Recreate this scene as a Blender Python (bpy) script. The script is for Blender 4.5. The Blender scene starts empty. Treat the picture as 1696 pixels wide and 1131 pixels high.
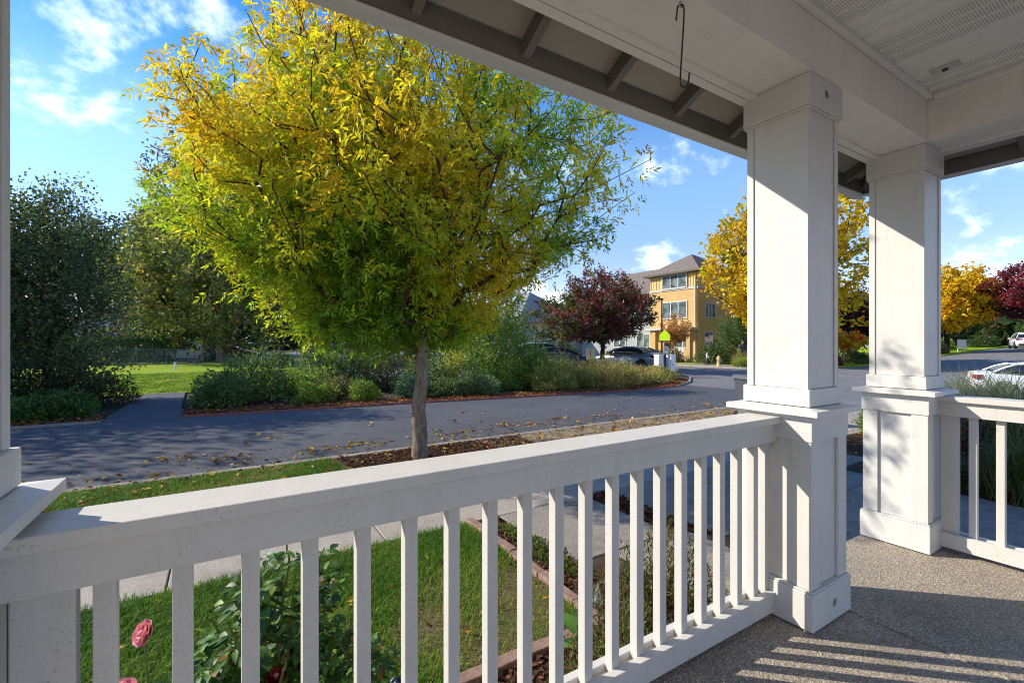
import bpy, bmesh, math, random
import numpy as np
from mathutils import Vector, Matrix

S = bpy.context.scene
COL = S.collection
R = math.radians

# ------------------------------------------------------------------ camera, sky, sun, exposure
cam_data = bpy.data.cameras.new("camera")
cam = bpy.data.objects.new("camera", cam_data)
COL.objects.link(cam)
cam.location = (0, 0, 1.35)
cam.rotation_euler = (R(90), 0, R(58 - 90))
cam_data.sensor_width = 36
cam_data.lens = 36 * 764 / 1696
cam_data.clip_start = 0.02
cam_data.clip_end = 2000
S.camera = cam

SUN_AZ = R(-47.3)          # clockwise from +Y
SUN_EL = R(32.2)
world = bpy.data.worlds.new("World")
S.world = world
world.use_nodes = True
wt = world.node_tree
wt.nodes.clear()
def wn(t, **k):
    n = wt.nodes.new(t)
    for a, b in k.items():
        setattr(n, a, b)
    return n
sky = wn("ShaderNodeTexSky", sky_type='NISHITA', sun_disc=False, sun_elevation=SUN_EL, sun_rotation=SUN_AZ,
         air_density=1.0, dust_density=0.0, ozone_density=2.0)
hsv = wn("ShaderNodeHueSaturation")
hsv.inputs['Saturation'].default_value = 1.22
hsv.inputs['Value'].default_value = 1.27
wt.links.new(sky.outputs[0], hsv.inputs['Color'])
tc = wn("ShaderNodeTexCoord")
sep = wn("ShaderNodeSeparateXYZ")
wt.links.new(tc.outputs['Generated'], sep.inputs[0])
def wm(op, a, b=None):
    n = wn("ShaderNodeMath", operation=op)
    for i, v in enumerate((a, b)):
        if v is None: continue
        if isinstance(v, (int, float)): n.inputs[i].default_value = v
        else: wt.links.new(v, n.inputs[i])
    return n.outputs[0]
den = wm('ADD', wm('MAXIMUM', sep.outputs[2], 0.0), 0.55)
comb = wn("ShaderNodeCombineXYZ")
wt.links.new(wm('DIVIDE', sep.outputs[0], den), comb.inputs[0])
wt.links.new(wm('DIVIDE', sep.outputs[1], den), comb.inputs[1])
comb.inputs[2].default_value = 7.3
cn = wn("ShaderNodeTexNoise")
cn.inputs['Scale'].default_value = 4.6
cn.inputs['Detail'].default_value = 9
cn.inputs['Roughness'].default_value = 0.6
cn.inputs['Distortion'].default_value = 0.15
wt.links.new(comb.outputs[0], cn.inputs['Vector'])
ramp = wn("ShaderNodeValToRGB")
ramp.color_ramp.elements[0].position = 0.555
ramp.color_ramp.elements[1].position = 0.76
ramp.color_ramp.interpolation = 'EASE'
wt.links.new(cn.outputs['Fac'], ramp.inputs[0])
mixc = wn("ShaderNodeMixRGB")
mixc.inputs[2].default_value = (7.6, 8.0, 8.6, 1)
wt.links.new(wm('MULTIPLY', ramp.outputs[0], 0.75), mixc.inputs[0])
# the sky dims and cools evenly towards the horizon all round
tint = wn("ShaderNodeValToRGB")
er = tint.color_ramp.elements
while len(er) < 5: er.new(.5)
for e_, (p_, c_) in zip(er, [(0.0, (.40, .33, .44)), (.15, (.55, .45, .48)), (.33, (.76, .63, .60)), (.52, (.28, .44, .60)), (1.0, (.27, .43, .60))]):
    e_.position = p_; e_.color = c_ + (1,)
tint.color_ramp.interpolation = 'EASE'
wt.links.new(sep.outputs[2], tint.inputs[0])
mul = wn("ShaderNodeMixRGB", blend_type='MULTIPLY'); mul.inputs[0].default_value = 1
wt.links.new(hsv.outputs[0], mul.inputs[1]); wt.links.new(tint.outputs[0], mul.inputs[2])
wt.links.new(mul.outputs[0], mixc.inputs[1])
bg = wn("ShaderNodeBackground")
bg.inputs['Strength'].default_value = 0.13
wo = wn("ShaderNodeOutputWorld")
wt.links.new(mixc.outputs[0], bg.inputs[0])
wt.links.new(bg.outputs[0], wo.inputs[0])

sd = bpy.data.lights.new("sun", 'SUN')
sd.energy = 2.5
sd.angle = R(0.55)
sd.color = (1.0, 0.92, 0.79)
sun = bpy.data.objects.new("sun", sd)
COL.objects.link(sun)
sv = Vector((math.sin(SUN_AZ) * math.cos(SUN_EL), math.cos(SUN_AZ) * math.cos(SUN_EL), math.sin(SUN_EL)))
sun.rotation_euler = sv.to_track_quat('Z', 'Y').to_euler()
sun.location = sv * 60

S.view_settings.view_transform = 'Standard'
S.view_settings.look = 'None'
S.view_settings.gamma = 1
S.view_settings.use_curve_mapping = False
S.view_settings.exposure = 1.4
S.render.engine = 'CYCLES'
S.cycles.use_denoising = True
S.cycles.filter_width = 1.05
S.cycles.max_bounces = 7
S.cycles.diffuse_bounces = 5
S.cycles.transmission_bounces = 4
S.cycles.transparent_max_bounces = 6
S.cycles.sample_clamp_indirect = 6

# ------------------------------------------------------------------ materials
MATS = {}
def lin(c):
    return tuple(c) + (1,)
class NT:
    def __init__(s, name):
        s.m = bpy.data.materials.new(name); s.m.use_nodes = True
        s.t = s.m.node_tree; s.n = s.t.nodes; s.b = s.n['Principled BSDF']; s.out = s.n['Material Output']
    def new(s, t, **k):
        n = s.n.new(t)
        for a, b in k.items(): setattr(n, a, b)
        return n
    def link(s, a, b): s.t.links.new(a, b)
    def noise(s, scale, detail=4, rough=.55, vec=None, dist=0):
        n = s.new("ShaderNodeTexNoise")
        n.inputs['Scale'].default_value = scale; n.inputs['Detail'].default_value = detail
        n.inputs['Roughness'].default_value = rough; n.inputs['Distortion'].default_value = dist
        if vec is not None: s.link(vec, n.inputs['Vector'])
        return n
    def ramp(s, fac, stops, interp='LINEAR'):
        r = s.new("ShaderNodeValToRGB"); r.color_ramp.interpolation = interp
        e = r.color_ramp.elements
        while len(e) < len(stops): e.new(.5)
        for i, (p, c) in enumerate(stops):
            e[i].position = p; e[i].color = lin(c) if len(c) == 3 else c
        s.link(fac, r.inputs[0]); return r.outputs[0]
    def mix(s, fac, a, b, mode='MIX'):
        n = s.new("ShaderNodeMixRGB", blend_type=mode)
        for i, v in enumerate((fac, a, b)):
            if isinstance(v, (int, float)): n.inputs[i].default_value = v
            elif isinstance(v, tuple): n.inputs[i].default_value = lin(v) if len(v) == 3 else v
            else: s.link(v, n.inputs[i])
        return n.outputs[0]
    def math(s, op, a, b=0.0):
        n = s.new("ShaderNodeMath", operation=op)
        for i, v in enumerate((a, b)):
            if isinstance(v, (int, float)): n.inputs[i].default_value = v
            else: s.link(v, n.inputs[i])
        return n.outputs[0]
    def coord(s, kind='Object', scale=None):
        t = s.new("ShaderNodeTexCoord").outputs[kind]
        if scale:
            mp = s.new("ShaderNodeMapping"); mp.inputs['Scale'].default_value = scale
            s.link(t, mp.inputs['Vector']); t = mp.outputs[0]
        return t
    def bump(s, h, strength=.3, dist=.01):
        n = s.new("ShaderNodeBump"); n.inputs['Strength'].default_value = strength; n.inputs['Distance'].default_value = dist
        s.link(h, n.inputs['Height']); s.link(n.outputs[0], s.b.inputs['Normal']); return n
    def base(s, c, rough=.6, spec=.3, metal=0):
        if isinstance(c, tuple): s.b.inputs['Base Color'].default_value = lin(c)
        else: s.link(c, s.b.inputs['Base Color'])
        if isinstance(rough, (int, float)): s.b.inputs['Roughness'].default_value = rough
        else: s.link(rough, s.b.inputs['Roughness'])
        s.b.inputs['Specular IOR Level'].default_value = spec; s.b.inputs['Metallic'].default_value = metal
    def done(s, key): MATS[key] = s.m; return s.m

def sc(c, k): return tuple(max(0, min(1, x * k)) for x in c)

def simple(key, c, rough=.6, spec=.3, var=.12, scale=6, bump=.1, bscale=60, metal=0, bdist=.005):
    t = NT(key); v = t.coord()
    n = t.noise(scale, 5, vec=v)
    t.base(t.ramp(n.outputs['Fac'], [(.3, sc(c, 1 - var)), (.7, sc(c, 1 + var))]), rough, spec, metal)
    if bump:
        t.bump(t.noise(bscale, 3, vec=v).outputs['Fac'], bump, bdist)
    return t.done(key)

def paint(key, c, wear=.5):
    t = NT(key); v = t.coord()
    n1 = t.noise(3.1, 6, .65, v)
    n2 = t.noise(38, 4, .6, v)
    g = t.noise(14, 6, .7, t.coord('Object', (1, 1, .12)))
    a = t.ramp(n1.outputs['Fac'], [(.28, sc(c, .92)), (.52, sc(c, .99)), (.8, sc(c, 1.03))])
    dirt = t.ramp(n2.outputs['Fac'], [(.66, (0, 0, 0)), (.80, (1, 1, 1))])
    big = t.ramp(t.noise(1.7, 3, .5, v).outputs['Fac'], [(.45, (0, 0, 0)), (.75, (1, 1, 1))])
    f = t.math('MULTIPLY', t.math('MULTIPLY', dirt, big), wear)
    col = t.mix(f, a, sc((c[0], c[1] * .96, c[2] * .88), .55))
    # small dark nicks and nail heads
    vo = t.new("ShaderNodeTexVoronoi"); vo.inputs['Scale'].default_value = 7.3; vo.inputs['Randomness'].default_value = 1
    t.link(v, vo.inputs['Vector'])
    nick = t.ramp(vo.outputs['Distance'], [(.020, (1, 1, 1)), (.032, (0, 0, 0))])
    col = t.mix(t.math('MULTIPLY', nick, .7 * min(1, wear * 1.5)), col, (.12, .11, .09))
    sp = t.noise(120, 2, .5, v); bl = t.noise(5.5, 4, .6, v)
    spk = t.math('MULTIPLY', t.ramp(sp.outputs['Fac'], [(.60, (0, 0, 0)), (.70, (1, 1, 1))]), t.ramp(bl.outputs['Fac'], [(.48, (0, 0, 0)), (.66, (1, 1, 1))]))
    col = t.mix(t.math('MULTIPLY', spk, .38 * wear), col, sc((c[0], c[1] * .95, c[2] * .85), .45))
    gr = t.ramp(g.outputs['Fac'], [(.30, (.95, .945, .935)), (.5, (1, 1, 1))])
    col = t.mix(1.0, col, gr, 'MULTIPLY')
    t.base(col, t.math('ADD', t.math('MULTIPLY', n2.outputs['Fac'], .25), .38), .35)
    h = t.math('ADD', t.math('MULTIPLY', g.outputs['Fac'], .7), t.math('MULTIPLY', n2.outputs['Fac'], .3))
    t.bump(h, .42, .005)
    return t.done(key)

paint('white_paint', (.66, .645, .61))
paint('rail_paint', (.62, .595, .55), 1.5)
paint('beam_paint', (.84, .80, .73), .6)
paint('taupe_paint', (.17, .155, .13), .9)
paint('sheathing_paint', (.38, .345, .29), 1.3)
simple('gutter_metal', (.60, .60, .60), .35, .5, .05, 4, .03)
simple('plastic_grey', (.55, .55, .53), .4, .4, .05, 10, .02)
simple('dark_plastic', (.035, .038, .042), .42, .5, .2, 10, .05)
simple('black_metal', (.018, .018, .018), .4, .5, .2, 20, .1)
simple('fence_wire', (.16, .18, .17), .6, .3, .1, 20, 0)
simple('steel', (.45, .45, .45), .3, .5, .1, 20, .05, metal=.9)
simple('post_dark', (.05, .045, .04), .6, .3, .2, 20, .1)
simple('bin_plastic', (.07, .08, .095), .45, .4, .12, 9, .1)
simple('brick', (.29, .185, .145), .9, .15, .35, 17, .6, 120)
simple('mulch_soil', (.085, .045, .028), .95, .1, .5, 30, .9, 70, bdist=.03)
simple('soil', (.07, .05, .034), .95, .1, .35, 6, .6, 50, bdist=.02)
simple('drive_concrete', (.25, .215, .175), .88, .2, .22, 5, .5, 110, bdist=.004)
simple('red_kerb', (.28, .10, .085), .8, .2, .3, 14, .4, 60)
simple('stone', (.36, .35, .33), .85, .2, .25, 5, .5, 30, bdist=.02)
simple('hydrant_paint', (.66, .50, .22), .5, .4, .1, 10, .05)
simple('lime_sign', (.62, .88, .02), .4, .4, .05, 8, 0)
simple('sign_white', (.8, .8, .8), .4, .4, .05, 8, 0)
simple('sign_red', (.55, .03, .03), .4, .4, .05, 8, 0)
simple('tan_board', (.55, .42, .26), .6, .3, .1, 8, .05)
simple('utility_white', (.80, .80, .79), .45, .3, .05, 5, .05)
simple('skin', (.52, .34, .25), .55, .35, .06, 20, 0)
simple('hair', (.06, .045, .035), .6, .3, .2, 40, .2)
simple('jacket', (.075, .075, .085), .8, .2, .2, 14, .2)
simple('jeans', (.05, .13, .29), .85, .2, .2, 20, .2)
simple('white_cloth', (.74, .73, .70), .85, .2, .06, 14, .2)
simple('dark_cloth', (.03, .03, .035), .85, .2, .2, 14, .2)
simple('rubber', (.018, .018, .019), .75, .3, .2, 20, .1)
simple('rim_metal', (.50, .51, .52), .3, .5, .1, 20, .02, metal=.8)
simple('house_white', (.72, .73, .74), .7, .3, .05, 4, .05)
simple('house_grey', (.33, .36, .38), .7, .3, .08, 4, .05)
simple('house_cream', (.62, .60, .55), .7, .3, .06, 4, .05)
simple('trim_cream', (.55, .52, .46), .6, .3, .05, 6, .03)
simple('door_dark', (.045, .03, .028), .5, .4, .2, 4, .05)
simple('interior_pale', (.30, .34, .33), .8, .2, .15, 2, 0)
simple('brown_post', (.16, .10, .065), .8, .2, .2, 20, .2)
simple('lichen_stem', (.16, .13, .08), .85, .2, .3, 30, .3)
simple('rose_stem', (.10, .12, .035), .6, .3, .35, 30, .2)
simple('wood_chip', (.16, .085, .05), .9, .1, .5, 9, .3)
simple('solar_cell', (.012, .016, .04), .15, .6, .2, 30, 0)

def car_paint(key, c, metal=.35):
    t = NT(key); t.base(c, .28, .5, metal)
    t.b.inputs['Coat Weight'].default_value = .7; t.b.inputs['Coat Roughness'].default_value = .06
    n = t.noise(900, 2, vec=t.coord()); t.bump(n.outputs['Fac'], .02, .001)
    return t.done(key)
car_paint('car_grey', (.27, .30, .34)); car_paint('car_silver', (.55, .57, .60)); car_paint('car_dark', (.03, .035, .045))
car_paint('car_white', (.74, .75, .76), 0); car_paint('car_red', (.25, .025, .03)); car_paint('car_yellow', (.70, .36, .02), 0)
car_paint('car_blue', (.02, .055, .16)); car_paint('car_black', (.014, .015, .018))
t = NT('car_glass'); t.base((.018, .022, .026), .05, .8); t.done('car_glass')
t = NT('window_glass'); t.base(t.ramp(t.noise(1.6, 3, vec=t.coord()).outputs['Fac'], [(.35, (.05, .07, .07)), (.65, (.24, .29, .28))]), .05, .9)
t.bump(t.noise(1.2, 2, vec=t.coord()).outputs['Fac'], .03, .02); t.done('window_glass')
t = NT('tail_light'); t.base((.30, .012, .02), .15, .6); t.done('tail_light')
t = NT('head_light'); t.base((.62, .65, .68), .1, .7); t.done('head_light')

# foliage: colour attribute on every leaf, part of the light goes through the blade
def leafmat(key, trans=.42, rough=.45, spec=.35):
    t = NT(key)
    at = t.new("ShaderNodeAttribute", attribute_name="Col")
    t.base(at.outputs['Color'], rough, spec)
    tr = t.new("ShaderNodeBsdfTranslucent")
    t.link(t.mix(1.0, at.outputs['Color'], (1.0, 1.0, .75), 'MULTIPLY'), tr.inputs['Color'])
    mx = t.new("ShaderNodeMixShader"); mx.inputs[0].default_value = trans
    t.link(t.b.outputs[0], mx.inputs[1]); t.link(tr.outputs[0], mx.inputs[2]); t.link(mx.outputs[0], t.out.inputs[0])
    return t.done(key)
leafmat('leaf'); leafmat('leaf_glossy', .28, .48, .35); leafmat('grass_blade', .35, .55, .25); leafmat('litter', .12, .8, .15)
leafmat('petal', .35, .5, .25); leafmat('leaf_thin', .55, .45, .3)
t = NT('chip'); at = t.new("ShaderNodeAttribute", attribute_name="Col"); t.base(at.outputs['Color'], .9, .1); t.done('chip')

t = NT('bark'); v = t.coord('Object', (1, 1, .28))
n = t.noise(16, 8, .7, v); l = t.noise(4.0, 5, .6, t.coord())
c = t.ramp(n.outputs['Fac'], [(.32, (.06, .042, .03)), (.5, (.22, .16, .11)), (.68, (.36, .29, .21))])
c = t.mix(t.ramp(l.outputs['Fac'], [(.5, (0, 0, 0)), (.66, (.7, .7, .7))]), c, (.22, .215, .15))
knot = t.new("ShaderNodeTexVoronoi"); knot.inputs['Scale'].default_value = 5.2; t.link(t.coord(), knot.inputs['Vector'])
c = t.mix(t.ramp(knot.outputs['Distance'], [(.07, (1, 1, 1)), (.11, (0, 0, 0))]), c, (.018, .012, .01))
t.base(c, .9, .15); t.bump(n.outputs['Fac'], .9, .02); t.done('bark')
simple('bark_dark', (.045, .033, .025), .9, .1, .4, 9, .8, 25, bdist=.03)
simple('bark_pale', (.27, .22, .165), .9, .1, .35, 9, .6, 30, bdist=.02)
simple('twig', (.085, .052, .032), .9, .1, .35, 12, .2, 40)

t = NT('asphalt'); v = t.coord()
n = t.noise(1.1, 5, .6, v); f = t.noise(160, 3, .7, v); vo = t.new("ShaderNodeTexVoronoi"); vo.inputs['Scale'].default_value = 190; t.link(v, vo.inputs['Vector'])
c = t.ramp(n.outputs['Fac'], [(.3, (.068, .069, .076)), (.7, (.092, .092, .098))])
c = t.mix(t.ramp(f.outputs['Fac'], [(.45, (0, 0, 0)), (.75, (.6, .6, .6))]), c, (.15, .15, .16))
st = t.noise(.55, 3, .5, t.coord('Object', (.25, 1, 1)))
c = t.mix(t.ramp(st.outputs['Fac'], [(.5, (0, 0, 0)), (.75, (.35, .35, .35))]), c, (.13, .125, .13))
ck = t.new("ShaderNodeTexVoronoi", feature='DISTANCE_TO_EDGE'); ck.inputs['Scale'].default_value = .42
wv = t.new("ShaderNodeVectorMath", operation='ADD'); t.link(v, wv.inputs[0]); t.link(t.noise(1.3, 5, .65, v).outputs['Color'], wv.inputs[1]); t.link(wv.outputs[0], ck.inputs['Vector'])
cm = t.math('MULTIPLY', t.ramp(ck.outputs['Distance'], [(.004, (1, 1, 1)), (.010, (0, 0, 0))]), t.ramp(t.noise(.35, 3, .5, v).outputs['Fac'], [(.46, (0, 0, 0)), (.58, (1, 1, 1))]))
c = t.mix(t.math('MULTIPLY', cm, .75), c, (.022, .022, .025))
so = t.noise(.9, 4, .6, t.coord('Object', (1, 1.6, 1)))
c = t.mix(t.ramp(so.outputs['Fac'], [(.60, (0, 0, 0)), (.72, (.55, .55, .55))]), c, (.045, .046, .052))
t.base(c, .82, .3); t.bump(vo.outputs['Distance'], .5, .006); t.done('asphalt')
t = NT('asphalt_old'); v = t.coord()
n = t.noise(.7, 5, .6, v); f = t.noise(140, 3, .7, v)
c = t.ramp(n.outputs['Fac'], [(.3, (.15, .145, .14)), (.7, (.20, .195, .19))])
c = t.mix(t.ramp(f.outputs['Fac'], [(.45, (0, 0, 0)), (.8, (.5, .5, .5))]), c, (.3, .29, .28))
t.base(c, .85, .25); t.bump(f.outputs['Fac'], .3, .006); t.done('asphalt_old')

def aggregate(key, pal, scale, bumpd, groundc):
    t = NT(key); v = t.coord()
    vo = t.new("ShaderNodeTexVoronoi"); vo.inputs['Scale'].default_value = scale; t.link(v, vo.inputs['Vector'])
    sepc = t.new("ShaderNodeSeparateColor"); t.link(vo.outputs['Color'], sepc.inputs[0])
    c = t.ramp(sepc.outputs[0], [(i / (len(pal) - 1), p) for i, p in enumerate(pal)], 'CONSTANT')
    c = t.mix(t.ramp(vo.outputs['Distance'], [(.38, (0, 0, 0)), (.58, (1, 1, 1))]), c, groundc)
    big = t.noise(1.6, 5, .6, v)
    c = t.mix(1.0, c, t.ramp(big.outputs['Fac'], [(.25, (.60, .59, .58)), (.48, (.95, .94, .93)), (.75, (1.08, 1.06, 1.02))]), 'MULTIPLY')
    t.base(c, .72, .3)
    inv = t.math('SUBTRACT', 1.0, vo.outputs['Distance'])
    t.bump(inv, .7, bumpd)
    return t.done(key)
aggregate('aggregate', [(.42, .36, .29), (.54, .475, .39), (.33, .28, .225), (.63, .56, .47), (.46, .41, .345), (.20, .17, .14), (.51, .44, .345), (.48, .41, .33)], 125, .006, (.28, .235, .19))
aggregate('aggregate_walk', [(.30, .26, .215), (.37, .32, .27), (.25, .22, .18), (.42, .37, .31), (.20, .18, .15), (.33, .29, .24)], 90, .004, (.26, .23, .19))
aggregate('sidewalk_concrete', [(.40, .35, .29), (.48, .42, .35), (.33, .285, .235), (.53, .47, .40), (.24, .21, .175), (.44, .385, .32)], 130, .003, (.37, .325, .27))
simple('kerb_concrete', (.28, .24, .195), .88, .2, .2, 7, .4, 90, bdist=.004)
t = NT('lawn_ground'); v = t.coord()
n = t.noise(2.2, 6, .65, v); n2 = t.noise(40, 4, .7, v)
c = t.ramp(n.outputs['Fac'], [(.28, (.16, .115, .06)), (.5, (.11, .10, .035)), (.72, (.09, .13, .025))])
c = t.mix(t.ramp(n2.outputs['Fac'], [(.4, (0, 0, 0)), (.75, (.5, .5, .5))]), c, (.16, .15, .06))
t.base(c, .95, .1); t.bump(n2.outputs['Fac'], .8, .03); t.done('lawn_ground')
t = NT('park_grass'); v = t.coord()
n = t.noise(.28, 5, .6, v); n2 = t.noise(14, 5, .75, v)
c = t.ramp(n.outputs['Fac'], [(.3, (.17, .26, .014)), (.6, (.27, .36, .02)), (.8, (.34, .36, .04))])
c = t.mix(t.ramp(n2.outputs['Fac'], [(.4, (0, 0, 0)), (.75, (.6, .6, .6))]), c, (.36, .44, .03))
t.base(c, .95, .1); t.bump(n2.outputs['Fac'], .7, .06); t.done('park_grass')

def siding(key, c, pitch):
    t = NT(key); v = t.coord()
    sx = t.new("ShaderNodeSeparateXYZ"); t.link(v, sx.inputs[0])
    fr = t.math('FRACT', t.math('DIVIDE', sx.outputs[2], pitch))
    n = t.noise(1.5, 4, .6, v)
    cc = t.ramp(n.outputs['Fac'], [(.3, sc(c, .92)), (.7, sc(c, 1.05))])
    t.base(cc, .7, .25); t.bump(fr, .8, .03)
    return t.done(key)
siding('siding_orange', (.68, .44, .18), .17)
siding('siding_grey', (.42, .44, .46), .17)
simple('board_yellow', (.72, .53, .23), .7, .25, .06, 2, .05)
simple('board_orange', (.64, .40, .16), .7, .25, .06, 2, .05)
def shingle(key, c):
    t = NT(key); v = t.coord()
    br = t.new("ShaderNodeTexNoise"); br.inputs['Scale'].default_value = 5; br.inputs['Detail'].default_value = 6; t.link(t.coord('Object', (1, 1, 4)), br.inputs['Vector'])
    cc = t.ramp(br.outputs['Fac'], [(.3, sc(c, .7)), (.7, sc(c, 1.25))])
    sx = t.new("ShaderNodeSeparateXYZ"); t.link(v, sx.inputs[0])
    t.base(cc, .9, .15); t.bump(t.math('FRACT', t.math('DIVIDE', sx.outputs[2], .11)), .8, .03)
    return t.done(key)
shingle('shingle_brown', (.20, .165, .14)); shingle('shingle_grey', (.26, .27, .28)); shingle('shingle_mauve', (.22, .16, .15))

# perforated soffit plank: rows of small slots along the middle of the plank
def soffit(key, perf):
    t = NT(key); v = t.coord()
    c = (.80, .785, .735)
    n = t.noise(3, 3, vec=v)
    col = t.ramp(n.outputs['Fac'], [(.3, sc(c, .96)), (.7, sc(c, 1.02))])
    if perf:
        s = t.new("ShaderNodeSeparateXYZ"); t.link(v, s.inputs[0])
        row = t.math('FRACT', t.math('DIVIDE', s.outputs[1], .0115))
        colf = t.math('FRACT', t.math('DIVIDE', t.math('ADD', s.outputs[0], 1.0), .0155))
        hole = t.math('MULTIPLY', t.math('LESS_THAN', row, .34), t.math('LESS_THAN', colf, .72))
        hole = t.math('MULTIPLY', hole, t.math('LESS_THAN', t.math('ABSOLUTE', s.outputs[0]), .036))
        col = t.mix(t.math('MULTIPLY', hole, .8), col, (.10, .10, .09))
    t.base(col, .45, .4)
    return t.done(key)
soffit('soffit_plain', False); soffit('soffit_perforated', True)

# ------------------------------------------------------------------ geometry helpers
rng = np.random.default_rng(7)
def link(o, parent=None):
    COL.objects.link(o)
    if parent is not None: o.parent = parent
    return o
def thing(name, label, cat, loc=(0, 0, 0), rz=0.0, group=None):
    o = bpy.data.objects.new(name, None); o.empty_display_size = .2
    link(o); o.location = loc; o.rotation_euler = (0, 0, rz)
    return tag(o, label, cat, group)
def tag(o, label, cat, group=None):
    o["kind"] = "thing"
    o["label"] = label; o["category"] = cat
    if group: o["group"] = group
    return o
def struct(o, kind='structure'):
    o["kind"] = kind; return o
def mo(name, me, mat=None, parent=None, loc=(0, 0, 0), rot=(0, 0, 0)):
    o = bpy.data.objects.new(name, me)
    if mat and not me.materials: me.materials.append(MATS[mat])
    link(o, parent); o.location = loc; o.rotation_euler = rot
    return o
def npmesh(name, V, F, col=None, smooth=False):
    """V (n,3); F list of int arrays (m,3)/(m,4)"""
    me = bpy.data.meshes.new(name)
    V = np.ascontiguousarray(V, dtype=np.float32)
    me.vertices.add(len(V)); me.vertices.foreach_set('co', V.ravel())
    F = [np.asarray(f, dtype=np.int32) for f in F if len(f)]
    loops = np.concatenate([f.ravel() for f in F]); sizes = np.concatenate([np.full(len(f), f.shape[1], np.int32) for f in F])
    me.loops.add(len(loops)); me.loops.foreach_set('vertex_index', loops)
    me.polygons.add(len(sizes)); st = np.zeros(len(sizes), np.int32); st[1:] = np.cumsum(sizes)[:-1]
    me.polygons.foreach_set('loop_start', st)
    me.polygons.foreach_set('use_smooth', np.full(len(sizes), smooth))
    if col is not None:
        a = me.color_attributes.new('Col', 'FLOAT_COLOR', 'POINT')
        c4 = np.ones((len(V), 4), np.float32); c4[:, :3] = np.clip(col, 0, 1); a.data.foreach_set('color', c4.ravel())
    me.update(calc_edges=True)
    return me
def bm2me(bm, name, smooth=False):
    bmesh.ops.recalc_face_normals(bm, faces=bm.faces)
    me = bpy.data.meshes.new(name); bm.to_mesh(me); bm.free()
    if smooth:
        me.polygons.foreach_set('use_smooth', np.full(len(me.polygons), True))
    return me
def bm_box(bm, x0, x1, y0, y1, z0, z1, bevel=0.0, seg=1):
    m = Matrix.Translation(((x0 + x1) / 2, (y0 + y1) / 2, (z0 + z1) / 2)) @ Matrix.Diagonal((x1 - x0, y1 - y0, z1 - z0, 1))
    r = bmesh.ops.create_cube(bm, size=1, matrix=m)
    if bevel:
        es = list({e for v in r['verts'] for e in v.link_edges})
        bmesh.ops.bevel(bm, geom=es, offset=bevel, segments=seg, affect='EDGES', profile=.5)
def box(name, mat, parent, x0, x1, y0, y1, z0, z1, bevel=.003, origin=None):
    """world coordinates; origin defaults to the parent's location"""
    ox, oy, oz = origin if origin is not None else (parent.location if parent is not None else (0, 0, 0))
    bm = bmesh.new(); bm_box(bm, x0 - ox, x1 - ox, y0 - oy, y1 - oy, z0 - oz, z1 - oz, bevel)
    return mo(name, bm2me(bm, name), mat, parent)
def lathe(prof, n=16, name='lathe'):
    """profile [(r,z)] round Z"""
    V = []; F = []
    a = np.linspace(0, 2 * np.pi, n, endpoint=False)
    for r, z in prof: V += [(r * math.cos(t), r * math.sin(t), z) for t in a]
    for i in range(len(prof) - 1):
        for j in range(n): F.append((i * n + j, i * n + (j + 1) % n, (i + 1) * n + (j + 1) % n, (i + 1) * n + j))
    me = bpy.data.meshes.new(name)
    F += [tuple(range(n))[::-1], tuple((len(prof) - 1) * n + j for j in range(n))]
    me.from_pydata(V, [], F)
    me.polygons.foreach_set('use_smooth', np.array([len(p.vertices) == 4 for p in me.polygons]))
    return me
def tube_np(pts, rad, n=8, closed=True):
    """one connected tube along pts; returns V, quads"""
    P = np.asarray(pts, float); rad = np.broadcast_to(np.asarray(rad, float), (len(P),))
    T = np.gradient(P, axis=0); T /= np.linalg.norm(T, axis=1)[:, None] + 1e-9
    ref = np.array([0.0, 0, 1]) if abs(T[:, 2]).mean() < .8 else np.array([1.0, 0, 0])
    U = np.cross(T, ref); U /= np.linalg.norm(U, axis=1)[:, None] + 1e-9
    W = np.cross(T, U)
    a = np.linspace(0, 2 * np.pi, n, endpoint=False)
    V = (P[:, None, :] + rad[:, None, None] * (np.cos(a)[None, :, None] * U[:, None, :] + np.sin(a)[None, :, None] * W[:, None, :])).reshape(-1, 3)
    i = np.arange(len(P) - 1)[:, None] * n; j = np.arange(n)[None, :]; k = (j + 1) % n
    F = np.stack([i + j, i + k, i + n + k, i + n + j], -1).reshape(-1, 4)
    return V, F
def tube(name, mat, parent, pts, rad, n=8, smooth=True):
    V, F = tube_np(pts, rad, n)
    me = npmesh(name, V, [F], smooth=smooth)
    return mo(name, me, mat, parent)
def join_np(parts):
    Vs = []; Fs = []; o = 0
    for V, F in parts:
        Vs.append(V); Fs.append(F + o); o += len(V)
    return np.concatenate(Vs), np.concatenate(Fs)
def poly_prism(name, mat, parent, pts, z0, z1):
    bm = bmesh.new()
    lo = [bm.verts.new((x, y, z0)) for x, y in pts]; hi = [bm.verts.new((x, y, z1)) for x, y in pts]
    bm.faces.new(lo[::-1]); bm.faces.new(hi)
    for i in range(len(pts)):
        j = (i + 1) % len(pts); bm.faces.new((lo[i], lo[j], hi[j], hi[i]))
    return mo(name, bm2me(bm, name), mat, parent)
def poly_solid(name, mat, parent, verts, faces, smooth=False):
    bm = bmesh.new(); vs = [bm.verts.new(v) for v in verts]
    for f in faces: bm.faces.new([vs[i] for i in f])
    return mo(name, bm2me(bm, name, smooth), mat, parent)
def sinnoise(P, freq, seed, n=5):
    r = np.random.default_rng(seed); out = np.zeros(len(P))
    for i in range(n):
        k = r.normal(size=3); k *= freq * (0.6 + .9 * r.random()) / np.linalg.norm(k)
        out += np.sin(P @ k + r.random() * 6.28)
    return out / math.sqrt(n / 2.0) / 1.4
def unit(v): return v / (np.linalg.norm(v, axis=-1, keepdims=True) + 1e-9)

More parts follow.
